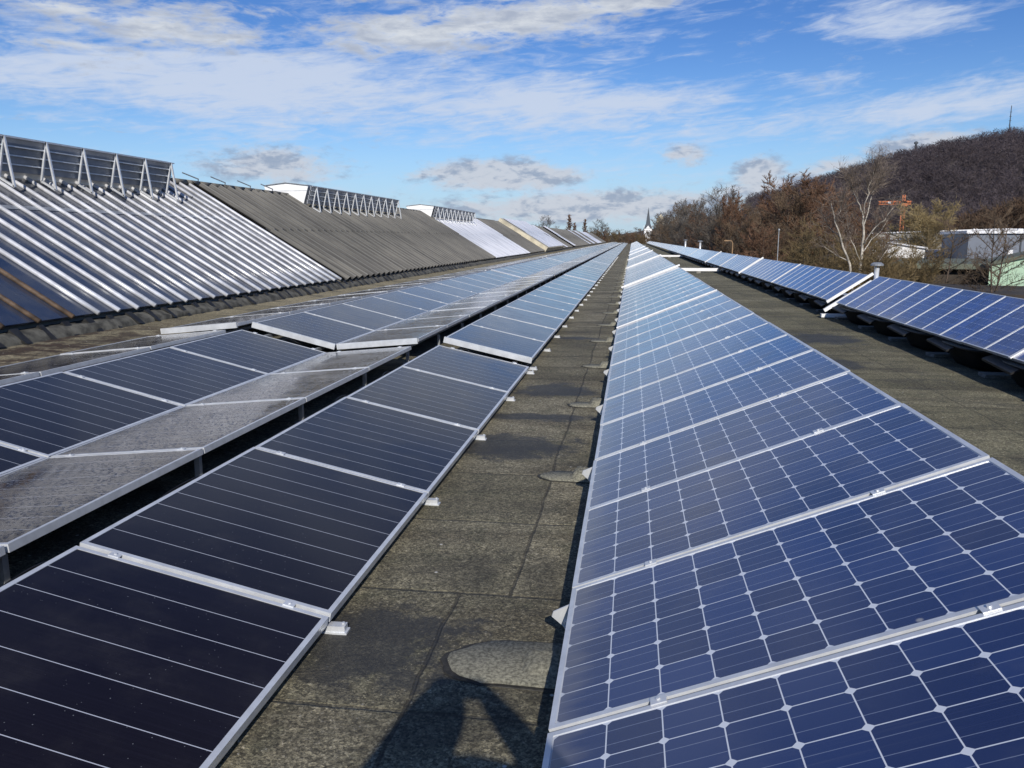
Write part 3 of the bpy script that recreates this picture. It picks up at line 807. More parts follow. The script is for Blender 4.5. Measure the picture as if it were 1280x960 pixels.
# raised white bay with a beige verge
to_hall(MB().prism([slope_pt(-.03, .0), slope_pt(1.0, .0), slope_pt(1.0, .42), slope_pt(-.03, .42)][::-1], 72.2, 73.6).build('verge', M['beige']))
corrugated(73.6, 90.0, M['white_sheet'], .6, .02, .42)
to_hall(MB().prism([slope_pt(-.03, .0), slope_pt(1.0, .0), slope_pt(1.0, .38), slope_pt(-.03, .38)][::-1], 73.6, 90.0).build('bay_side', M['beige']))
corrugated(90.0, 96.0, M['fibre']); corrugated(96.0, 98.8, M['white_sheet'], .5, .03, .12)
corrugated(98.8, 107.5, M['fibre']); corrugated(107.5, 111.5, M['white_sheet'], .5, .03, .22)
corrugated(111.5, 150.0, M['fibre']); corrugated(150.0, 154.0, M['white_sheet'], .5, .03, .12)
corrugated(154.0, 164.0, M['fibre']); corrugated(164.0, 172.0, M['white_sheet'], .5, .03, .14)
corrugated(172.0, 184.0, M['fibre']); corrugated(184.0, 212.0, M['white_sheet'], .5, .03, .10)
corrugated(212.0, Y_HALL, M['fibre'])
# ridge cap, broken in short lengths, with bent wire spikes along the dark part
rc = MB(); y = 19.4
while y < 70:
    if not (26.9 < y < 38.0 or 45.0 < y < 57.0):
        xg, zg = slope_pt(1.0, .06); rc.tube([(xg, y, zg), (xg, y + .62, zg)], .075, 8)
    y += .66
to_hall(rc.build('ridge_cap', M['fibre'], None, True))
for y in (19.9, 21.3, 22.8, 24.4, 26.0):
    xg, zg = slope_pt(1.0, .08)
    to_hall(MB().tube([(xg, y, zg), (xg + .05, y - .05, zg + .10), (xg - .15, y - .5, zg + .24)], .018, 5).build('wire_hook', M['alu_dull']))
# upstand below the eave with black flashing flaps at each rib
kv = MB(); n = 260
prof = [(-7.44, .0), (-7.46, .06), (-7.53, .12), (-7.60, .15), (-7.80, .16), (-7.80, .0)]
base = roof_z(-7.5) + .02
for k in range(n + 1):
    y = -6 + (Y_HALL + 6) * (k / n) ** 1.6
    for px, pz in prof: kv.v.append((px + random.uniform(-.02, .02), y, base - .03 + pz + (random.uniform(-.018, .018) if pz > .01 else 0)))
for k in range(n):
    for i in range(5): a = k * 6 + i; kv.f.append((a, a + 6, a + 7, a + 1))
to_hall(kv.build('upstand', M['kerb'], None, True))
for k, y in enumerate([8.6 + .4775 * 1.0 * k for k in range(62)]):
    w = random.uniform(.045, .075); d = random.uniform(.16, .24)
    fl = MB(); x, z = EX + .075, EZ - .03
    fl.v += [(x - .02, y - w, z), (x - .02, y + w, z), (x + .2 + random.uniform(-.03, .03), y + w * .7, z - d), (x + .2, y - w * .7, z - d), (x - .08, y - w, z - .06), (x - .08, y + w, z - .06), (x + .12, y + w * .7, z - d - .01), (x + .12, y - w * .7, z - d - .01)]
    fl.f += [(0, 3, 2, 1), (4, 5, 6, 7), (0, 4, 7, 3), (1, 2, 6, 5), (2, 3, 7, 6), (0, 1, 5, 4)]
    to_hall(fl.build('flashing_flap', M['black_felt']))

def ridge_vent(y0, y1, n_strut, label):
    r = empty('ridge_ventilator', (GX, (y0 + y1) / 2, GZ)); tag(r, label, 'ridge ventilator', 'ridge ventilators on the shed roof')
    h = (y1 - y0) / 2
    # white gabled box leaning outwards
    gb_ = MB().prism([(-.55, -.42), (.55, -.42), (.80, .36), (0, .45), (-.80, .36)], -h + .02, h - .02).build('gabled_box', M['white_paint'], r)
    MB().prism([(.80, .363), (0, .453), (-.80, .363), (-.80, .38), (0, .475), (.80, .38)], -h - .03, h + .03).build('box_roof', M['alu_dull'], r)
    MB().box(-.7, .74, -h + .012, -h + .017, .18, .195).build('gable_joint', M['alu_dull'], gb_)
    # grey baffle wall in front with white rails
    def wall(z): return .70 + .19 * (z + .25) / .60          # x of the leaning baffle at height z
    bf = MB()
    for k in range(4):
        za, zb = -.25 + .15 * k + .006, -.25 + .15 * (k + 1) - .006
        bf.prism([(wall(za) + .02, za), (wall(za) + .065, za), (wall(zb) + .035, zb), (wall(zb) - .01, zb)], -h, h)
    bo_ = bf.build('baffle', M['baffle'], r)
    rl = MB()
    for k in range(1, 5):
        z = -.25 + .15 * k; rl.bar((wall(z) + .07, -h, z - .015), (wall(z) + .07, h, z - .015), .018, .026)
    rl.build('baffle_rail', M['alu'], bo_)
    for k in range(n_strut):
        y = -h + .35 + (2 * h - .5) * k / (n_strut - 1)
        sx = .92; top = (wall(.35) + .08, y, .345); pin = (.80, y, -.47 * .80 / .55 * .9 - .0)
        def surf(x): return -x * (GZ - EZ) / (EX - GX) + .12
        a = (.80, y, surf(.80)); b_ = (1.08, y, surf(1.08))
        MB().bar(top, a, .036).bar(top, b_, .036).bar(a, b_, .036).build('strut', M['alu'], r)
    return r
ridge_vent(7.6, 18.6, 11, 'grey baffled ridge ventilator above the white glazed bay, cut by the left edge')
ridge_vent(27.2, 37.8, 11, 'white gabled ridge ventilator with grey baffle above the corrugated roof')
ridge_vent(45.3, 56.7, 11, 'distant white gabled ridge ventilator above the white roof sheets')


# ------------------------------------------------------------------ bare trees
def gen_tree(seed, H=12.0, spread=.38, trunk_r=.16, n_limb=14, first=.25, up=.55, twig_w=.035, lv=(7, 6, 4), fork=False, droop=0.0, topw=1.0):
    rnd = random.Random(seed); tr = MB(); V = []; F = []
    def rdir():
        a = rnd.uniform(0, 2 * math.pi); return Vector((math.cos(a), math.sin(a), rnd.uniform(-.3, .6)))
    def ribbon(p, q, w):
        d = (q - p); s_ = d.cross(Vector((rnd.uniform(-1, 1), rnd.uniform(-1, 1), rnd.uniform(-1, 1))))
        if s_.length < 1e-6: return
        s_ = s_.normalized() * w * .5; m_ = (p + q) * .5 + s_ * rnd.uniform(-1, 1) * 1.5
        i = len(V); V.extend([p - s_, p + s_, m_ + s_ * .8, m_ - s_ * .8, q])
        F.extend([(i, i + 1, i + 2, i + 3), (i + 3, i + 2, i + 4)])
    def path(p, d, L, n, jit, lift):
        pts = [p]; d = d.normalized()
        for k in range(n):
            d = (d + Vector((rnd.gauss(0, jit), rnd.gauss(0, jit), rnd.gauss(0, jit) + lift))).normalized(); p = p + d * (L / n); pts.append(p)
        return pts
    tp = path(Vector((0, 0, 0)), Vector((rnd.uniform(-.05, .05), rnd.uniform(-.05, .05), 1)), H * .95, 7, .05, .05)
    tr.tube(tp, [trunk_r * (1 - .9 * k / 7) for k in range(8)], 7)
    def at(pts, q):
        k = min(int(q * (len(pts) - 1)), len(pts) - 2); fr = q * (len(pts) - 1) - k; return pts[k].lerp(pts[k + 1], fr)
    for i in range(n_limb):
        q = first + (1 - first) * ((i + rnd.random() * .7) / n_limb) ** .9; p = at(tp, min(q, .99))
        a = i * 2.4 + rnd.uniform(-.5, .5)
        d = Vector((math.cos(a), math.sin(a), up + .5 * q)); L = H * spread * (1.15 - .75 * q * topw) * rnd.uniform(.75, 1.15)
        lp = path(p, d, L, 5, .10, .07 - droop)
        r0 = trunk_r * .42 * (1.1 - .7 * q)
        tr.tube(lp, [r0 * (1 - .85 * k / 5) for k in range(6)], 5, False)
        for j in range(lv[0]):
            q2 = .2 + .8 * (j + rnd.random()) / lv[0]; p2 = at(lp, min(q2, .99))
            d2 = (lp[-1] - lp[0]).normalized() + rdir() * .85; L2 = L * .48 * (1.15 - .6 * q2) * rnd.uniform(.7, 1.2)
            bp = path(p2, d2, L2, 3, .16, .06 - droop)
            for a_, c_ in zip(bp, bp[1:]): ribbon(a_, c_, twig_w * 1.6)
            for k in range(lv[1]):
                q3 = .15 + .85 * (k + rnd.random()) / lv[1]; p3 = at(bp, min(q3, .99))
                d3 = (bp[-1] - bp[0]).normalized() + rdir() * .9; L3 = L2 * .55 * rnd.uniform(.6, 1.25)
                e3 = p3 + d3.normalized() * L3 + Vector((0, 0, -droop * L3 * 2)); ribbon(p3, e3, twig_w)
                for l in range(lv[2]):
                    q4 = rnd.uniform(.2, 1); p4 = p3.lerp(e3, q4)
                    ribbon(p4, p4 + ((e3 - p3).normalized() + rdir() * .9).normalized() * L3 * .55 * rnd.uniform(.6, 1.3), twig_w * .7)
    return tr, V, F
def tree_proto(seed, bark, twig, **kw):
    tr, V, F = gen_tree(seed, **kw)
    r = empty('bare_tree'); tr.build('trunk', bark, r, True); mesh_obj('crown', V, F, twig, r); return r
TP = {
    'red': tree_proto(1, M['bark'], M['bark_red'], H=12, spread=.34, n_limb=18, first=.22, lv=(8, 7, 5), twig_w=.05, up=.35),
    'brown': tree_proto(2, M['bark'], M['bark_brown'], H=12, spread=.42, n_limb=16, first=.18, lv=(8, 7, 5), twig_w=.05, up=.6, topw=.8),
    'grey': tree_proto(3, M['bark'], M['bark_grey'], H=12, spread=.46, n_limb=16, first=.25, lv=(9, 8, 6), twig_w=.045, up=.7, topw=.7),
    'olive': tree_proto(4, M['bark'], M['bark_olive'], H=6, spread=.5, trunk_r=.1, n_limb=20, first=.05, lv=(8, 7, 5), twig_w=.03, up=.6, topw=.6),
    'yellow': tree_proto(5, M['bark'], M['bark_yellow'], H=9, spread=.52, n_limb=20, first=.12, lv=(10, 9, 7), twig_w=.055, up=.45, topw=.5),
    'poplar': tree_proto(6, M['bark'], M['bark_red'], H=14, spread=.17, n_limb=26, first=.08, lv=(7, 7, 5), twig_w=.09, up=1.9, topw=.9),
    'larch': tree_proto(8, M['bark'], M['bark_brown'], H=10, spread=.30, trunk_r=.12, n_limb=26, first=.12, lv=(7, 5, 3), twig_w=.022, up=.05, topw=1.0),
}
GZ0 = -6.0
HH = {k: float(np.percentile([v.co.z for c in r.children if c.name.startswith('crown') for v in c.data.vertices], 97.5)) for k, r in TP.items()}
def put_tree(kind, x, y, h, label, group, base=GZ0, wide=1.0):
    hh = HH[kind]
    o = copy_tree(TP[kind]); s = h / hh; o.location = (x, y, base); o.scale = (s * wide, s * wide, s); o.rotation_euler = (0, 0, random.uniform(0, 6.28))
    tag(o, label, 'tree', group); return o
random.seed(77)
G_BAND = 'bare trees in the wood beyond the roof'
named = [  # kind, azimuth deg, distance, top height above our roof, width factor, label
    ('grey', 4.75, 92, 5.9, 1.15, 'grey bare round-topped tree, left of the two highest in the wood'),
    ('grey', 6.2, 90, 6.4, 1.15, 'grey bare round-topped tree with a dark nest, middle of the wood'),
    ('brown', 3.0, 95, 5.2, 1.1, 'brown bare tree just right of the church spire'),
    ('red', 9.9, 84, 7.4, 1.1, 'tall reddish bare tree with the highest crown left of the pale birch'),
    ('red', 11.6, 80, 7.0, 1.15, 'reddish bare tree close behind the left limb of the pale birch'),
    ('brown', 8.2, 92, 4.2, 1.0, 'brown bare tree between the grey pair and the tall reddish tree'),
    ('red', 13.0, 86, 6.3, 1.0, 'reddish bare tree directly behind the pale birch'),
    ('brown', 1.9, 120, 5.0, 1.0, 'small brown bare tree between spire and the dense wood'),
]
def off_roof(az, dist, top):
    """keep the trees outside the factory: same direction, farther out, taller in proportion"""
    d = max(dist, 10.5 / math.sin(R(az))); return d, (top - 1.64) * d / dist + 1.64
for kind, az, dist, top, wd, lab in named:
    dist, top = off_roof(az, dist, top)
    put_tree(kind, dist * math.sin(R(az)), dist * math.cos(R(az)), top - GZ0, lab, G_BAND, wide=wd)
PROF = [(1.5, 3.4), (2.4, 4.2), (3.1, 5.2), (4.7, 5.9), (6.0, 6.2), (7.2, 5.2), (7.9, 4.0), (8.8, 5.2), (10.1, 7.4), (11.5, 7.1), (12.7, 6.3), (14.2, 4.0), (16, 2.5)]
for i in range(44):
    az = 1.8 + 11.6 * (i + random.random()) / 44; dist = random.uniform(78, 118)
    z_ = float(np.interp(az, [p[0] for p in PROF], [p[1] for p in PROF])) * random.choice([.62, .75, .85, .95, 1.0]); top = (z_ - 1.64) / 90 * dist + 1.64
    dist, top = off_roof(az, dist, top)
    kind = random.choice(['red', 'red', 'brown'] if az > 8.2 else ['grey', 'brown', 'brown', 'red'] if az > 3.6 else ['brown', 'grey'])
    put_tree(kind, dist * math.sin(R(az)), dist * math.cos(R(az)), top - GZ0, 'bare tree crowded among others in the middle rank of the brown wood', G_BAND, wide=random.uniform(.75, 1.0))
for i in range(34):
    az = random.uniform(1.5, 15.5); dist = random.uniform(62, 130)
    top = random.uniform(1.6, 4.2) if az > 2.5 else random.uniform(1.5, 3.2)
    dist, top = off_roof(az, dist, top)
    put_tree(random.choice(['red', 'red', 'brown', 'brown', 'grey', 'olive']), dist * math.sin(R(az)), dist * math.cos(R(az)), top - GZ0,
             'lower bare tree filling the brown wood beyond the outer right row', G_BAND, wide=random.uniform(1.0, 1.4))
for i in range(12):
    az = 12 + i * .55 + random.uniform(-.3, .3); dist = random.uniform(44, 62)
    put_tree('olive', dist * math.sin(R(az)), dist * math.cos(R(az)), random.uniform(.2, 1.6) - GZ0, 'olive bare bush growing around the foot of the pale birch', 'olive bushes around the birch', wide=random.uniform(.8, 1.1))
put_tree('yellow', 150 * math.sin(R(18.5)), 150 * math.cos(R(18.5)), 6.9 - GZ0, 'round yellow willow in front of the dark hill', None, wide=1.25)
put_tree('larch', 52 * math.sin(R(19.2)), 52 * math.cos(R(19.2)), 2.7 - GZ0, 'dark thin tree in front of the blue-grey hall', None)
put_tree('larch', 46 * math.sin(R(21.9)), 46 * math.cos(R(21.9)), 2.7 - GZ0, 'dark thin larch just left of the mint green shed', None)
put_tree('larch', 43 * math.sin(R(22.7)), 43 * math.cos(R(22.7)), 3.2 - GZ0, 'slender bare tree standing in front of the mint green shed', None, wide=.75)
G_FAR = 'bare trees on the horizon behind the shed roof'
for kind, px, d, top, lab in [('poplar', -4.36, 300, 9.8, 'pointed poplar on the horizon, tallest behind the shed roof'), ('poplar', -4.0, 310, 7.2, 'shorter pointed poplar touching the tallest one'), ('poplar', -3.2, 300, 8.2, 'pointed poplar standing alone between the tallest one and the round tree'),
                              ('grey', -1.9, 290, 7.6, 'round grey bare tree at the far end of the shed roof'), ('grey', -6.0, 260, 8.0, 'grey bare treetop just showing above the shed ridge')]:
    put_tree(kind, d * math.sin(R(px)), d * math.cos(R(px)), top - GZ0, lab, G_FAR, wide=1.1 if kind == 'grey' else 1.15)
for i in range(16):
    az = -2.9 + i * .42 + random.uniform(-.12, .12); d = random.uniform(270, 340)
    put_tree(random.choice(['brown', 'grey', 'red', 'olive']), d * math.sin(R(az)), d * math.cos(R(az)), random.uniform(2.2, 5.6) - GZ0 + abs(az + .2) * .35, 'low bare tree on the horizon where the rows converge', G_FAR, wide=1.3)
for p in TP.values():
    for ch in list(p.children): bpy.data.objects.remove(ch)
    bpy.data.objects.remove(p)

def make_birch():
    rnd = random.Random(4)
    root = empty('birch_tree', (11.5, 43.5, GZ0)); tag(root, 'tall pale birch with several bare white stems', 'tree')
    mb = MB(); V = []; F = []
    def ribbon(p, q, w):
        s_ = (q - p).cross(Vector((rnd.uniform(-1, 1), rnd.uniform(-1, 1), rnd.uniform(-1, 1)))).normalized() * w * .5
        i = len(V); V.extend([p - s_, p + s_, q]); F.append((i, i + 1, i + 2))
    def limb(pts, r0, r1, tw=14):
        r0 *= .50; r1 *= .55; tw = int(tw * 1.7)
        pts = [Vector((a, b_, (c if c < 0 else c * .84) - GZ0)) - Vector((11.5, 43.5, 0)) for a, b_, c in pts]
        fine = []
        for k in range(len(pts) - 1):
            for s_ in range(3): fine.append(pts[k].lerp(pts[k + 1], s_ / 3) + Vector((rnd.gauss(0, .03), rnd.gauss(0, .03), 0)))
        fine.append(pts[-1]); n = len(fine) - 1
        mb.tube(fine, [r0 + (r1 - r0) * k / n for k in range(n + 1)], 6)
        for j in range(tw):
            q = rnd.uniform(.35, 1.0); k = min(int(q * n), n - 1); p = fine[k].lerp(fine[k + 1], q * n - k)
            d = (fine[-1] - fine[max(0, n - 3)]).normalized() + Vector((rnd.gauss(0, .5), rnd.gauss(0, .5), rnd.gauss(.2, .35)))
            L = rnd.uniform(.5, 1.3); e = p + d.normalized() * L; ribbon(p, e, .035)
            for m_ in range(7):
                a = p.lerp(e, rnd.uniform(.25, 1)); d2 = d.normalized() + Vector((rnd.gauss(0, .6), rnd.gauss(0, .6), rnd.gauss(-.05, .5)))
                e2 = a + d2.normalized() * L * rnd.uniform(.25, .6); ribbon(a, e2, .022)
                for n_ in range(2): a2 = a.lerp(e2, rnd.uniform(.3, 1)); ribbon(a2, a2 + (d2.normalized() + Vector((rnd.gauss(0, .7), rnd.gauss(0, .7), rnd.gauss(0, .5)))).normalized() * L * .3, .016)
    limb([(11.5, 43.5, -6), (11.45, 43.5, -2), (11.5, 43.6, 1.2), (11.45, 43.5, 2.6), (11.35, 43.4, 3.4)], .17, .075, 6)
    limb([(11.35, 43.4, 3.4), (11.0, 43.3, 4.1), (10.75, 43.2, 4.7), (10.6, 43.1, 5.3)], .07, .02, 26)
    limb([(11.45, 43.5, 2.6), (11.7, 43.7, 3.8), (11.85, 43.9, 4.6), (12.15, 44.0, 5.5)], .075, .018, 30)
    limb([(11.35, 43.4, 3.4), (11.45, 43.2, 4.3), (11.5, 43.1, 5.1), (11.6, 43.0, 5.8)], .06, .015, 26)
    limb([(11.3, 43.5, -2.2), (10.9, 43.4, .4), (10.4, 43.3, 1.9), (10.0, 43.1, 2.9), (9.7, 43.0, 4.0)], .14, .03, 20)
    limb([(10.4, 43.3, 1.9), (9.9, 43.5, 2.5), (9.6, 43.6, 3.0)], .05, .015, 8)
    limb([(10.9, 43.4, .6), (10.3, 43.7, .9), (9.7, 43.8, 1.5)], .06, .018, 8)
    limb([(10.0, 43.1, 2.9), (10.1, 42.8, 3.5), (10.2, 42.6, 4.3)], .04, .012, 10)
    limb([(11.5, 43.6, 1.0), (12.0, 43.9, 1.9), (12.5, 44.2, 2.4), (12.8, 44.3, 3.1)], .06, .015, 12)
    limb([(11.5, 43.6, 1.6), (11.9, 43.2, 2.6), (12.3, 43.0, 3.0), (12.6, 42.9, 3.7)], .06, .015, 12)
    limb([(11.45, 43.5, .6), (11.0, 43.8, 1.9), (10.8, 44.0, 2.8)], .05, .014, 10)
    limb([(11.6, 43.5, -5.8), (11.9, 43.2, -2), (12.0, 43.0, .3), (12.5, 42.8, 1.4)], .12, .03, 14)
    mb.build('trunk', M['birch'], root, True); mesh_obj('crown', V, F, M['birch_twig'], root)
make_birch()


# ------------------------------------------------------------------ hill with its wood
RIDGE = [(-10, 900, 0), (90, 830, 2), (150, 786, 12), (176, 780, 24), (213, 771, 40), (231, 766, 44), (249, 760, 48), (271, 753, 60), (287, 747, 66), (303, 740, 74), (330, 728, 78), (420, 700, 96), (560, 660, 120), (800, 600, 130)]
def hill_h(x, y):
    """height of the hill above the valley floor: a ridge falling off to both sides"""
    best = 0.0
    for (x0, y0, h0), (x1, y1, h1) in zip(RIDGE, RIDGE[1:]):
        dx, dy = x1 - x0, y1 - y0; q = ((x - x0) * dx + (y - y0) * dy) / (dx * dx + dy * dy); q = min(1, max(0, q))
        d = math.hypot(x - x0 - dx * q, y - y0 - dy * q); h = h0 + (h1 - h0) * q + 6
        wdt = 330.0
        if d < wdt: best = max(best, h * (.5 + .5 * math.cos(math.pi * d / wdt)))
    return best
def make_hill():
    xs = np.linspace(-60, 1000, 90); ys = np.linspace(300, 1250, 80); v = []; f = []
    for x in xs:
        for y in ys: v.append((x, y, -6.4 + hill_h(x, y)))
    ny = len(ys)
    for i in range(len(xs) - 1):
        for j in range(ny - 1): a = i * ny + j; f.append((a, a + ny, a + ny + 1, a + 1))
    tag(mesh_obj('hill', v, f, M['hill'], None, True), kind='structure')
    rnd = random.Random(9); V = []; F = []
    n = 0
    while n < 3600:
        az = R(rnd.uniform(7.5, 33)); d = rnd.uniform(430, 830); x, y = d * math.sin(az), d * math.cos(az)
        h = hill_h(x, y)
        if h < 9: continue
        n += 1; th = rnd.uniform(8, 14); cw = rnd.uniform(3.2, 5.5); z0 = -6.4 + h
        for k in range(80):
            a = rnd.uniform(0, 6.283); rr = math.sqrt(rnd.random()) * cw; zz = rnd.uniform(.2, 1) ; rr *= (1 - (2 * zz - 1.2) ** 2 * .45)
            c = Vector((x + rr * math.cos(a), y + rr * math.sin(a), z0 + th * zz)); d_ = Vector((rr * math.cos(a) * .5 + rnd.gauss(0, .6), rr * math.sin(a) * .5 + rnd.gauss(0, .6), rnd.uniform(.3, 1.6))) * rnd.uniform(.5, 1.0)
            s_ = Vector((rnd.gauss(0, 1), rnd.gauss(0, 1), rnd.gauss(0, .6))) * .14
            i = len(V); V.extend([c - d_ - s_, c - d_ + s_, c + d_]); F.append((i, i + 1, i + 2))
        i = len(V); V.extend([Vector((x - .25, y, z0)), Vector((x + .25, y, z0)), Vector((x, y, z0 + th * .8))]); F.append((i, i + 1, i + 2))
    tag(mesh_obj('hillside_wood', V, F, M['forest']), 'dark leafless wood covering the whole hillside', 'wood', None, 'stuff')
    # brown wood at the hill's foot, nearer
    V = []; F = []
    for k in range(330):
        az = R(rnd.uniform(19.5, 30)); d = rnd.uniform(190, 300); x, y = d * math.sin(az), d * math.cos(az)
        th = 9 + max(0, math.degrees(az) - 19.5) * 1.7 * d / 240 + rnd.uniform(-1, 3); th = min(th, 26); cw = rnd.uniform(2.5, 4.5)
        for q in range(220):
            a = rnd.uniform(0, 6.283); rr = math.sqrt(rnd.random()) * cw; zz = rnd.uniform(.15, 1); rr *= (1 - (2 * zz - 1.1) ** 2 * .5)
            c = Vector((x + rr * math.cos(a), y + rr * math.sin(a), -6 + th * zz)); d_ = Vector((math.cos(a) * .5, math.sin(a) * .5, rnd.uniform(.2, 1))) * rnd.uniform(.3, .9)
            s_ = Vector((rnd.gauss(0, 1), rnd.gauss(0, 1), rnd.gauss(0, .6))) * .10
            i = len(V); V.extend([c - d_ - s_, c - d_ + s_, c + d_]); F.append((i, i + 1, i + 2))
    tag(mesh_obj('brown_wood', V, F, M['forest_brown']), 'brown autumn wood at the foot of the hill above the white halls', 'wood', None, 'stuff')
    # far belt of woodland closing the horizon
    V = []; F = []
    for k in range(1500):
        az = R(rnd.uniform(-50, 34)); d = rnd.uniform(420, 640); x, y = d * math.sin(az), d * math.cos(az); th = rnd.uniform(7, 11.5); cw = rnd.uniform(3, 6)
        for q in range(40):
            a = rnd.uniform(0, 6.283); rr = math.sqrt(rnd.random()) * cw; zz = rnd.uniform(0, 1); rr *= (1 - (2 * zz - 1) ** 2 * .5)
            c = Vector((x + rr * math.cos(a), y + rr * math.sin(a), -6 + th * zz)); d_ = Vector((0, 0, rnd.uniform(.5, 1.6)))
            s_ = Vector((rnd.gauss(0, 1), rnd.gauss(0, 1), 0)) * .35
            i = len(V); V.extend([c - d_ - s_, c - d_ + s_, c + d_]); F.append((i, i + 1, i + 2))
    tag(mesh_obj('horizon_wood', V, F, M['forest_brown']), 'low brown belt of woodland along the far horizon', 'wood', None, 'stuff')
make_hill()


# ------------------------------------------------------------------ distant buildings and structures
def hall_box(name, label, x, y, rot, w, d, h, wall, roofm, rise=0.0, over=.3, extra=None, base=GZ0):
    """w along local x, d along local y, gable towards -y when rise > 0"""
    r = empty(name, (x, y, base), (0, 0, R(rot))); tag(r, label, 'building')
    if rise:
        MB().prism([(-w / 2, 0), (w / 2, 0), (w / 2, h), (0, h + rise), (-w / 2, h)], 0, d).build('wall', wall, r)
        MB().prism([(w / 2 + over, h - .05), (w / 2 + over, h + .15), (0, h + rise + .2), (-w / 2 - over, h + .15), (-w / 2 - over, h - .05), (0, h + rise + .02)], -over, d + over).build('roof', roofm, r)
    else:
        MB().box(-w / 2, w / 2, 0, d, 0, h).build('wall', wall, r)
        MB().box(-w / 2 - over, w / 2 + over, -over, d + over, h + .002, h + .35).build('roof', roofm, r)
    if extra:
        pt_ = {c.name.split('.')[0]: c for c in r.children}
        extra(pt_['wall'], pt_['roof'], w, d, h)
    return r
def lines(r, rf, w, d, h):
    mb = MB(); n = int(w / .9)
    for k in range(n + 1): mb.box(-w / 2 + k * w / n - .03, -w / 2 + k * w / n + .03, -.03, -.002, .1, h - .1)
    mb.build('cladding_rib', M['mint'], r)
def vents(r, rf, w, d, h):
    for k in range(9):
        MB().box(-w / 2 + (k + .5) * w / 9 - .22, -w / 2 + (k + .5) * w / 9 + .22, 1.0, 1.6, h + .36, h + .56).build('skylight', M['white_sheet'], rf)
    MB().box(-w * .12, -w * .12 + .18, -.04, -.002, .2, h).build('downpipe', M['slate'], r)
    MB().box(-w * .2, -w * .2 + .5, -.05, -.003, h - 2.8, h - 1.9).build('door', M['white_paint'], r)
hall_box('warehouse', 'blue-grey flat hall with skylights on its white roof', 46.3, 103, -12, 14, 22, 8.2, M['steel_grey'], M['white_sheet'], 0, .3, vents)
hall_box('warehouse', 'white gabled hall at the right edge above the green roof', 55, 100, -15, 12, 26, 7.2, M['white_paint'], M['white_sheet'], 1.6)
hall_box('green_roofed_shed', 'low shed with a wide green-grey roof left of the mint shed', 27.5, 58, -14, 20, 16, 5.6, M['brown_roof'], M['green_roof'], 0, .6)
hall_box('mint_shed', 'mint green clad shed behind the brown flat roof', 22.9, 47.1, -22, 7.2, 10, 6.2, M['mint'], M['green_roof'], .9, .15, lines)
hall_box('flat_annex', 'beige low annex under a dark brown flat roof edge', 20.5, 36.5, -24, 16, 7, 4.9, M['beige'], M['brown_roof'], 0, .35)
hall_box('white_workshop', 'white flat-roofed workshop seen behind the birch and bushes', 42, 150, -10, 12, 10, 7.4, M['white_paint'], M['white_sheet'])
hall_box('white_workshop', 'long low white building right of the white workshop', 44, 128, -16, 18, 9, 5.6, M['white_paint'], M['white_sheet'])
hall_box('long_hall', 'long white roofed hall behind the willow, lowest of the white roofs', 34, 118, -14, 10, 16, 6.3, M['white_paint'], M['white_sheet'], .8)
hall_box('long_hall', 'white roofed hall with a raised attic block behind the blue-grey hall', 62, 150, -14, 40, 12, 8.5, M['concrete'], M['white_sheet'], .6)
hall_box('white_house', 'small white house gable between crane and willow', 46.5, 165, -10, 6, 8, 7.4, M['white_paint'], M['slate'], 1.6)
hall_box('grey_cabin', 'small white cabin among the trees left of the birch', 21.5, 95, -8, 4.5, 4, 6.2, M['concrete'], M['white_paint'])

def crane():
    r = empty('tower_crane', (72.8, 239, GZ0)); tag(r, 'orange tower crane in front of the dark hill', 'crane')
    def lattice(p, q, s_, n, w):
        p, q = Vector(p), Vector(q); d = (q - p).normalized(); a = d.cross(Vector((.2, .9, .3))).normalized() * s_ / 2; c = d.cross(a).normalized() * s_ / 2
        mb = MB(); cor = [a + c, a - c, -a - c, -a + c]
        for k in cor: mb.bar(p + k, q + k, w)
        for i in range(n):
            u, v_ = p.lerp(q, i / n), p.lerp(q, (i + 1) / n)
            for k in range(4): mb.bar(u + cor[k], v_ + cor[(k + 1) % 4], w * .7)
        return mb
    lattice((0, 0, 0), (0, 0, 16.9), .9, 14, .17).build('mast', M['orange'], r)
    lattice((-.8, 0, 17.2), (-6.2, .8, 17.2), 0.7, 8, .15).build('jib', M['orange'], r)
    lattice((.8, 0, 17.2), (1.9, -.2, 17.2), .7, 2, .18).build('counter_jib', M['orange'], r)
    lattice((0, 0, 17.6), (0, 0, 19.2), .6, 2, .25).build('tower_head', M['orange'], r)
    MB().box(-.9, .6, -1.5, -.7, 16.2, 17.0).build('cab', M['orange'], r)
    MB().bar((0, 0, 19.2), (-5.5, .7, 17.7), .09).bar((0, 0, 19.2), (1.7, -.2, 17.7), .09).build('tie_rod', M['slate'], r)
    MB().bar((-3.6, .4, 17.0), (-3.6, .4, 17.5), 1.2, .7).build('sign_board', M['white_paint'], r)
crane()
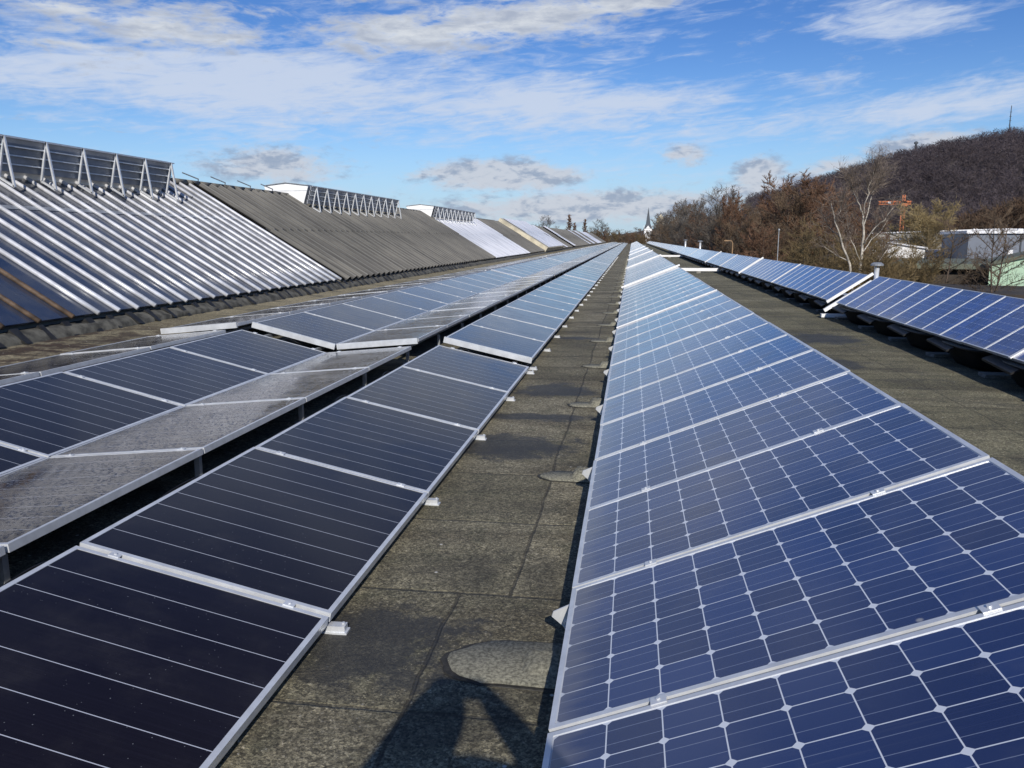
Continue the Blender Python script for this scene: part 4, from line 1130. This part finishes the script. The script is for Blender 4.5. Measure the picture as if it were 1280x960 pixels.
def church():
    r = empty('church_tower', (9.3, 500, GZ0)); tag(r, 'white church tower with a slender dark spire', 'church')
    tw_ = MB().box(-2.2, 2.2, -2.2, 2.2, 0, 13.5).build('tower', M['white_paint'], r)
    mb = MB(); mb.v += [(-2.5, -2.5, 13.5), (2.5, -2.5, 13.5), (2.5, 2.5, 13.5), (-2.5, 2.5, 13.5), (-1.3, -1.3, 16.2), (1.3, -1.3, 16.2), (1.3, 1.3, 16.2), (-1.3, 1.3, 16.2), (0, 0, 26.0)]
    mb.f += [(0, 1, 5, 4), (1, 2, 6, 5), (2, 3, 7, 6), (3, 0, 4, 7), (4, 5, 8), (5, 6, 8), (6, 7, 8), (7, 4, 8), (3, 2, 1, 0)]
    mb.build('spire', M['slate'], r)
    for k in range(4):
        a = R(90 * k); MB().prism([(-1.2, 12.2), (1.2, 12.2), (1.2, 13.6), (0, 15.2), (-1.2, 13.6)], -2.45, -2.21).build('dormer', M['white_paint'], tw_).rotation_euler = (0, 0, a)
    MB().box(-.5, .5, -2.26, -2.203, 9.4, 11.6).build('belfry_window', M['slate'], tw_)
    q = empty('pale_tower', (16.5, 499, GZ0)); tag(q, 'pale old tower half hidden by the wood right of the church', 'tower')
    MB().box(-2.2, 2.2, -2.2, 2.2, 0, 18.5).build('shaft', M['beige'], q)
    mb = MB(); mb.v += [(-2.4, -2.4, 18.5), (2.4, -2.4, 18.5), (2.4, 2.4, 18.5), (-2.4, 2.4, 18.5), (0, 0, 22.2)]; mb.f += [(0, 1, 4), (1, 2, 4), (2, 3, 4), (3, 0, 4), (3, 2, 1, 0)]
    mb.build('roof', M['beige'], q)
church()
def posts():
    z = -6.4 + hill_h(302.5, 740.5)
    r = empty('radio_mast', (302.5, 740.5, z)); tag(r, 'thin radio mast on the hilltop', 'mast')
    mb = MB().tube([(0, 0, 0), (0, 0, 32)], [.55, .25], 6)
    for k in range(6): mb.bar((-.9, 0, 10 + 3.4 * k), (.9, 0, 10 + 3.4 * k), .3)
    mb.build('mast_shaft', M['slate'], r)
    r = empty('lookout_tower', (239, 764, -6.4 + hill_h(239, 764))); tag(r, 'tiny lookout tower standing on the wooded ridge', 'tower')
    MB().tube([(0, 0, 0), (0, 0, 18)], [1.2, .8], 6).build('tower_shaft', M['slate'], r); MB().box(-1.3, 1.3, -1.3, 1.3, 16, 17.5).build('platform', M['slate'], r)
    r = empty('street_lamp', (7.3, 62, GZ0)); tag(r, 'tan street lamp with a short arm behind the outer right row', 'street lamp')
    mb = MB().tube([(0, 0, 0), (0, 0, 7.3), (-.08, 0, 7.45), (-.5, 0, 7.5)], [.05, .04, .035, .03], 8); mb.build('pole', M['rust_pole'], r)
    MB().box(-.62, -.3, -.06, .06, 7.44, 7.51).build('lamp_head', M['rust_pole'], r)
    r = empty('flagpole', (7.55, 44.5, GZ0)); tag(r, 'slim pale pole rising behind the outer right row', 'pole')
    MB().tube([(0, 0, 0), (0, 0, 8.05)], [.035, .02], 8).build('pole_shaft', M['alu_dull'], r)
    MB().tube([(0, 0, 8.05), (0, 0, 8.13)], .05, 8).build('cap', M['alu_dull'], r)
    # roof vents near the edge behind the outer row
    for (x, y, h, s_, lab) in [(5.35, 19.0, 1.0, .45, 'grey roof ventilator with a flat cap behind the outer right row'), (5.3, 66.0, 1.35, .7, 'small white roof vent far along the outer row, nearer of two'), (5.3, 84.0, 1.4, .8, 'tiny white roof vent far along the outer row, farther of two')]:
        r = empty('roof_vent', (x, y, 0)); tag(r, lab, 'roof vent')
        MB().tube([(0, 0, 0), (0, 0, h)], .11 * s_, 12).build('stack', M['alu'], r, True)
        MB().tube([(0, 0, h + .05), (0, 0, h + .08), (0, 0, h + .12)], [.30 * s_, .30 * s_, .08], 14).build('cap', M['alu_dull'], r)
        for k in range(3): a = 2.1 * k; MB().bar((.09 * math.cos(a) * s_, .09 * math.sin(a) * s_, h - .05), (.09 * math.cos(a) * s_, .09 * math.sin(a) * s_, h + .06), .02).build('stay', M['alu_dull'], r)
M['rust_pole'] = plain('tan_pole_paint', (.30, .19, .10), .7, 0, .15, 2)
posts()


# ------------------------------------------------------------------ the photographer, whose shadow lies on the walkway
def make_person():
    P = {'pel': (-.10, -.50, .95, .155), 'spine': (-.09, -.40, 1.15, .155), 'chest': (-.08, -.30, 1.33, .17), 'neck': (-.085, -.23, 1.47, .08), 'chin': (-.05, -.175, 1.55, .085), 'head': (-.045, -.165, 1.62, .11), 'crown': (-.05, -.19, 1.69, .10),
         'shl': (-.23, -.25, 1.42, .11), 'ell': (-.28, -.13, 1.29, .085), 'wrl': (-.15, -.055, 1.53, .058), 'hal': (-.105, -.035, 1.60, .055),
         'shr': (.15, -.23, 1.42, .11), 'elr': (.36, -.12, 1.335, .075), 'wrr': (.17, -.05, 1.535, .055), 'har': (.105, -.035, 1.60, .055),
         'hpl': (-.20, -.50, .90, .105), 'knl': (-.21, -.47, .50, .07), 'anl': (-.22, -.53, .10, .05), 'tol': (-.23, -.36, .045, .042),
         'hpr': (.0, -.50, .90, .105), 'knr': (.01, -.46, .50, .07), 'anr': (.02, -.52, .10, .05), 'tor': (.03, -.35, .045, .042)}
    E = ['pel spine', 'spine chest', 'chest neck', 'neck chin', 'chin head', 'head crown', 'chest shl', 'shl ell', 'ell wrl', 'wrl hal', 'chest shr', 'shr elr', 'elr wrr', 'wrr har', 'pel hpl', 'hpl knl', 'knl anl', 'anl tol', 'pel hpr', 'hpr knr', 'knr anr', 'anr tor']
    for s_, h in ((-1, 'hal'), (1, 'har')):
        for k in range(4):
            a, b_ = f'f{s_}{k}a', f'f{s_}{k}b'
            P[a] = (s_ * .085, -.028 + .0, 1.612 + .020 * k, .0095); P[b_] = (s_ * .055, -.036, 1.606 + .021 * k, .0085)
            E += [f'{h} {a}', f'{a} {b_}']
        P[f't{s_}'] = (s_ * .07, -.05, 1.63, .011); E.append(f'{h} t{s_}')
    keys = list(P); idx = {k: i for i, k in enumerate(keys)}
    ox, oy = -.10, -.48
    me = bpy.data.meshes.new('person'); me.from_pydata([(P[k][0] - ox, P[k][1] - oy, P[k][2]) for k in keys], [tuple(idx[a] for a in e.split()) for e in E], [])
    o = bpy.data.objects.new('person', me); COL.objects.link(o); o.location = (ox, oy, 0)
    md = o.modifiers.new('skin', 'SKIN'); md.use_smooth_shade = True
    if not me.skin_vertices: me.skin_vertices.new(name='')
    for k, sv in zip(keys, me.skin_vertices[0].data): sv.radius = (P[k][3], P[k][3]); sv.use_root = (k == 'pel')
    s2 = o.modifiers.new('sub', 'SUBSURF'); s2.levels = 1; s2.render_levels = 2
    me.materials.append(M['cloth'])
    tag(o, 'person behind the camera in dark clothes holding up a phone, casting the shadow', 'person')
    ph = MB().box(-.082, .082, -.024, -.016, 1.592, 1.677).build('phone', M['black_plastic']); tag(ph, 'dark phone held up by the person', 'phone')
make_person()
